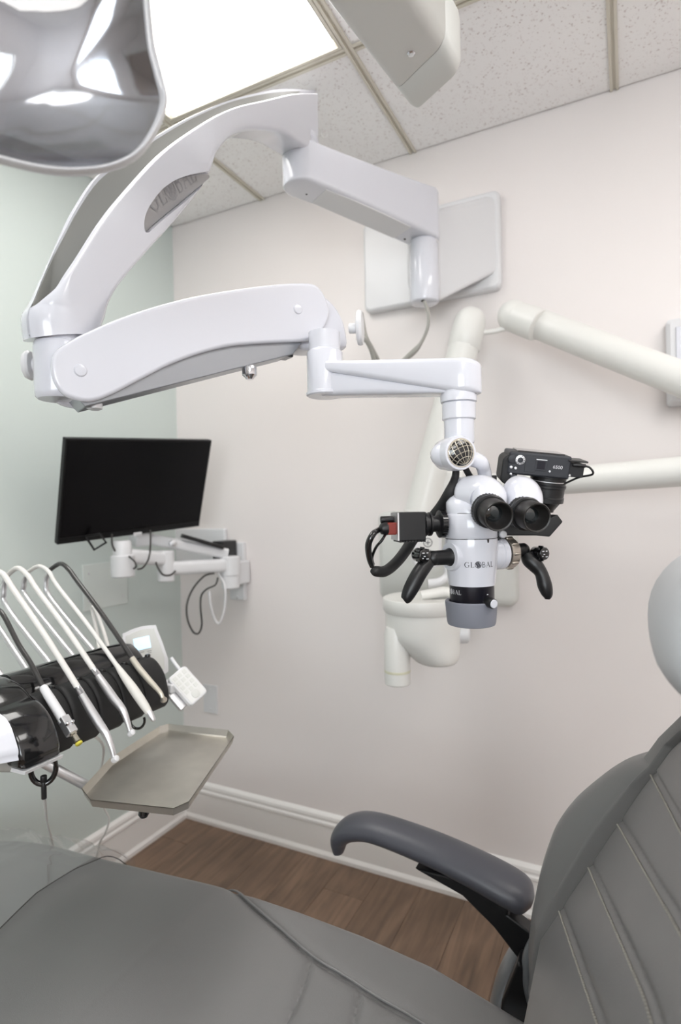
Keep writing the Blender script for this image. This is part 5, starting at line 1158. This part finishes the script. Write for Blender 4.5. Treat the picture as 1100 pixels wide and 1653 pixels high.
# steel tray on its rod
ZT = .83
tp = [WZ(*p, ZT)[:2] for p in ((137, 1284), (180, 1236), (258, 1184), (272, 1180), (366, 1190), (375, 1200), (304, 1305), (280, 1316), (150, 1302))]
tray = thing('instrument_tray', 'empty stainless steel instrument tray with a raised rim below the handpieces', 'tray', (*np.mean(tp, 0), ZT))
tcn = np.mean(np.array(tp), 0); bm = B(); rings = []
def tr(k, z): return [(tcn[0] + (p[0] - tcn[0]) * k, tcn[1] + (p[1] - tcn[1]) * k, ZT + z) for p in tp]
loft(bm, [tr(1.03, .014), tr(1.0, .002), tr(.985, 0), tr(.985, -.0015), tr(1.004, .0), tr(1.034, .013)], cap=False)
lo = loft(bm, [tr(.985, 0)], cap=False)[0]; bm.faces.new(lo); lo2 = loft(bm, [tr(.985, -.0015)], cap=False)[0]; bm.faces.new(list(reversed(lo2)))
bmesh.ops.remove_doubles(bm, verts=bm.verts, dist=1e-6); finish('pan', bm, m_steel, tray, ang=25)
r0_, r1_ = WZ(48, 1219, .897), WZ(152, 1275, ZT - .016); bm = B(); rcyl(bm, r0_, r1_, .0085, .001); e_ = WZ(230, 1260, ZT - .016); rcyl(bm, r1_, e_, .0085, .001); finish('support_rod', bm, m_alu, tray)
bm = B(); lathe(bm, (e_[0], e_[1], ZT - .026), ZV, [(.02, 0), (.024, .004), (.024, .024)], 24); finish('tray_socket', bm, m_alu, tray)
kq = WZ(232, 1306, ZT - .012); bm = B(); lathe(bm, kq, -ZV, [(.005, -.01), (.005, .0), (.008, .002), (.009, .008), (.006, .013)], 20); finish('tray_knob', bm, m_blackg, tray)

# ================================================================== OPERATING LIGHT ON ITS CEILING ARM
lamp = thing('operating_light', 'dental operating light with mirrored reflector at the top left, on a grey ceiling arm', 'operating light', (-.38, .2, H))
bx, by, bz = -.285, .0, 2.0
B0, B1 = np.array([-.372, .16, 2.0]), np.array([-.277, .945, 2.0])
bdir = unit(B1 - B0); bs = unit(np.cross(bdir, ZV))
bp = rrect(0, 0, .112, .10, .02, 6); SKEW = .42
def beam_ring(P, k=1.0, dz=0): return [P + bs * a * k - bdir * a * SKEW + ZV * (.05 + b * k + dz) for a, b in bp]
bm = B(); Lb = np.linalg.norm(B1 - B0); cut_ = Lb - .072
loft(bm, [beam_ring(B0, .9), beam_ring(B0 + bdir * .01), beam_ring(B0 + bdir * (cut_ - .001)), beam_ring(B0 + bdir * cut_, .985)]); beam = finish('ceiling_arm', bm, m_grey, lamp, ang=50)
bm = B(); loft(bm, [beam_ring(B0 + bdir * (cut_ + .0006), .985), beam_ring(B0 + bdir * (cut_ + .002)), beam_ring(B1 - bdir * .02), beam_ring(B1 - bdir * .006, .95, .0), beam_ring(B1, .82, .006)]); finish('arm_end_cap', bm, m_grey, beam, ang=50)
sp_ = WZ(664, 87, 1.9996); bm = B(); lathe(bm, (sp_[0], sp_[1], 2.0005), -ZV, [(.006, -.002), (.0062, .001), (.0045, .0028), (.002, .003)], 20); finish('arm_screw', bm, m_chrome, beam)
bm = B(); pc0 = B0 + bdir * .06; lathe(bm, (pc0[0], pc0[1], 2.09), ZV, [(.03, 0), (.03, H - 2.09 - .03), (.08, H - 2.09 - .025), (.08, H - 2.09)], 32); finish('ceiling_post', bm, m_grey, lamp)
# lamp head: rounded dish facing the chair, clear shield in front
LC = W(70, 78, .47); ln_ = unit(-FV * .88 - ZV * .22 + RV * .40); lu = unit(RV - ln_ * np.dot(RV, ln_)); lv = np.cross(ln_, lu); lv = lv if lv[2] > 0 else -lv
out_px = [(0, 262), (60, 276), (120, 281), (180, 274), (225, 252), (255, 212), (271, 165), (262, 120), (250, 70), (243, 0), (238, -60), (215, -120), (150, -150), (60, -158), (-60, -150), (-130, -90), (-150, 20), (-140, 130), (-110, 210), (-60, 245)]
def lhit(p):
    v = ray(*p); P = CAM + v * (np.dot(LC - CAM, ln_) / np.dot(v, ln_)); d = P - LC; return np.array([np.dot(d, lu), np.dot(d, lv)])
lo_ = [p for p in smooth([lhit(p) for p in out_px], 4, closed=True)]; lc_ = np.mean(np.array(lo_), 0)
def lr(k, d): return [LC + lu * (lc_[0] + (p[0] - lc_[0]) * k) + lv * (lc_[1] + (p[1] - lc_[1]) * k) + ln_ * d for p in lo_]
bm = B(); loft(bm, [lr(.925, -.006), lr(.94, .001), lr(.97, .004), lr(1.0, .001), lr(1.0, -.006), lr(.97, -.012), lr(.95, -.012)], cap=False); finish('rim', bm, m_white2, lamp, ang=60)
bm = B(); rr = []
for k in np.linspace(.955, .06, 18): rr.append(lr(k, -.004 - .034 * (1 - (k / .955) ** 2)))
loft(bm, rr, cap=False); vs_ = [v for v in bm.verts][-len(lo_):]; bm.faces.new(vs_); finish('reflector', bm, m_mirror, lamp, ang=80)
bm = B(); loft(bm, [lr(.965, -.010), lr(.93, -.03), lr(.78, -.062), lr(.4, -.076), lr(.06, -.08)], cap=False); vs_ = [v for v in bm.verts][-len(lo_):]; bm.faces.new(vs_); finish('back_shell', bm, m_grey, lamp, ang=60)
bm = B(); rr = []
for k in np.linspace(.985, .06, 12): rr.append(lr(k, .003 + .016 * (1 - (k / .985) ** 2)))
loft(bm, rr, cap=False); vs_ = [v for v in bm.verts][-len(lo_):]; bm.faces.new(vs_); sh_ = finish('clear_shield', bm, m_shield, lamp, ang=80); sh_.modifiers.new('thick', 'SOLIDIFY').thickness = .0015
bk = LC - ln_ * .078; bm = B(); tube(bm, [bk + ln_ * .01, bk - ln_ * .03 + ZV * .02, bk - ln_ * .05 + ZV * .10, bk * np.array([1, 1, 0]) - ln_ * np.array([.05, .05, 0]) + ZV * 2.0, np.array([B0[0], B0[1], 2.03]) + bdir * .02], .016, 14); finish('light_arm', bm, m_grey, lamp)

# ------------------------------------------------------------------ tidy
for o in bpy.data.objects:
    if '_loc' in o: del o['_loc']
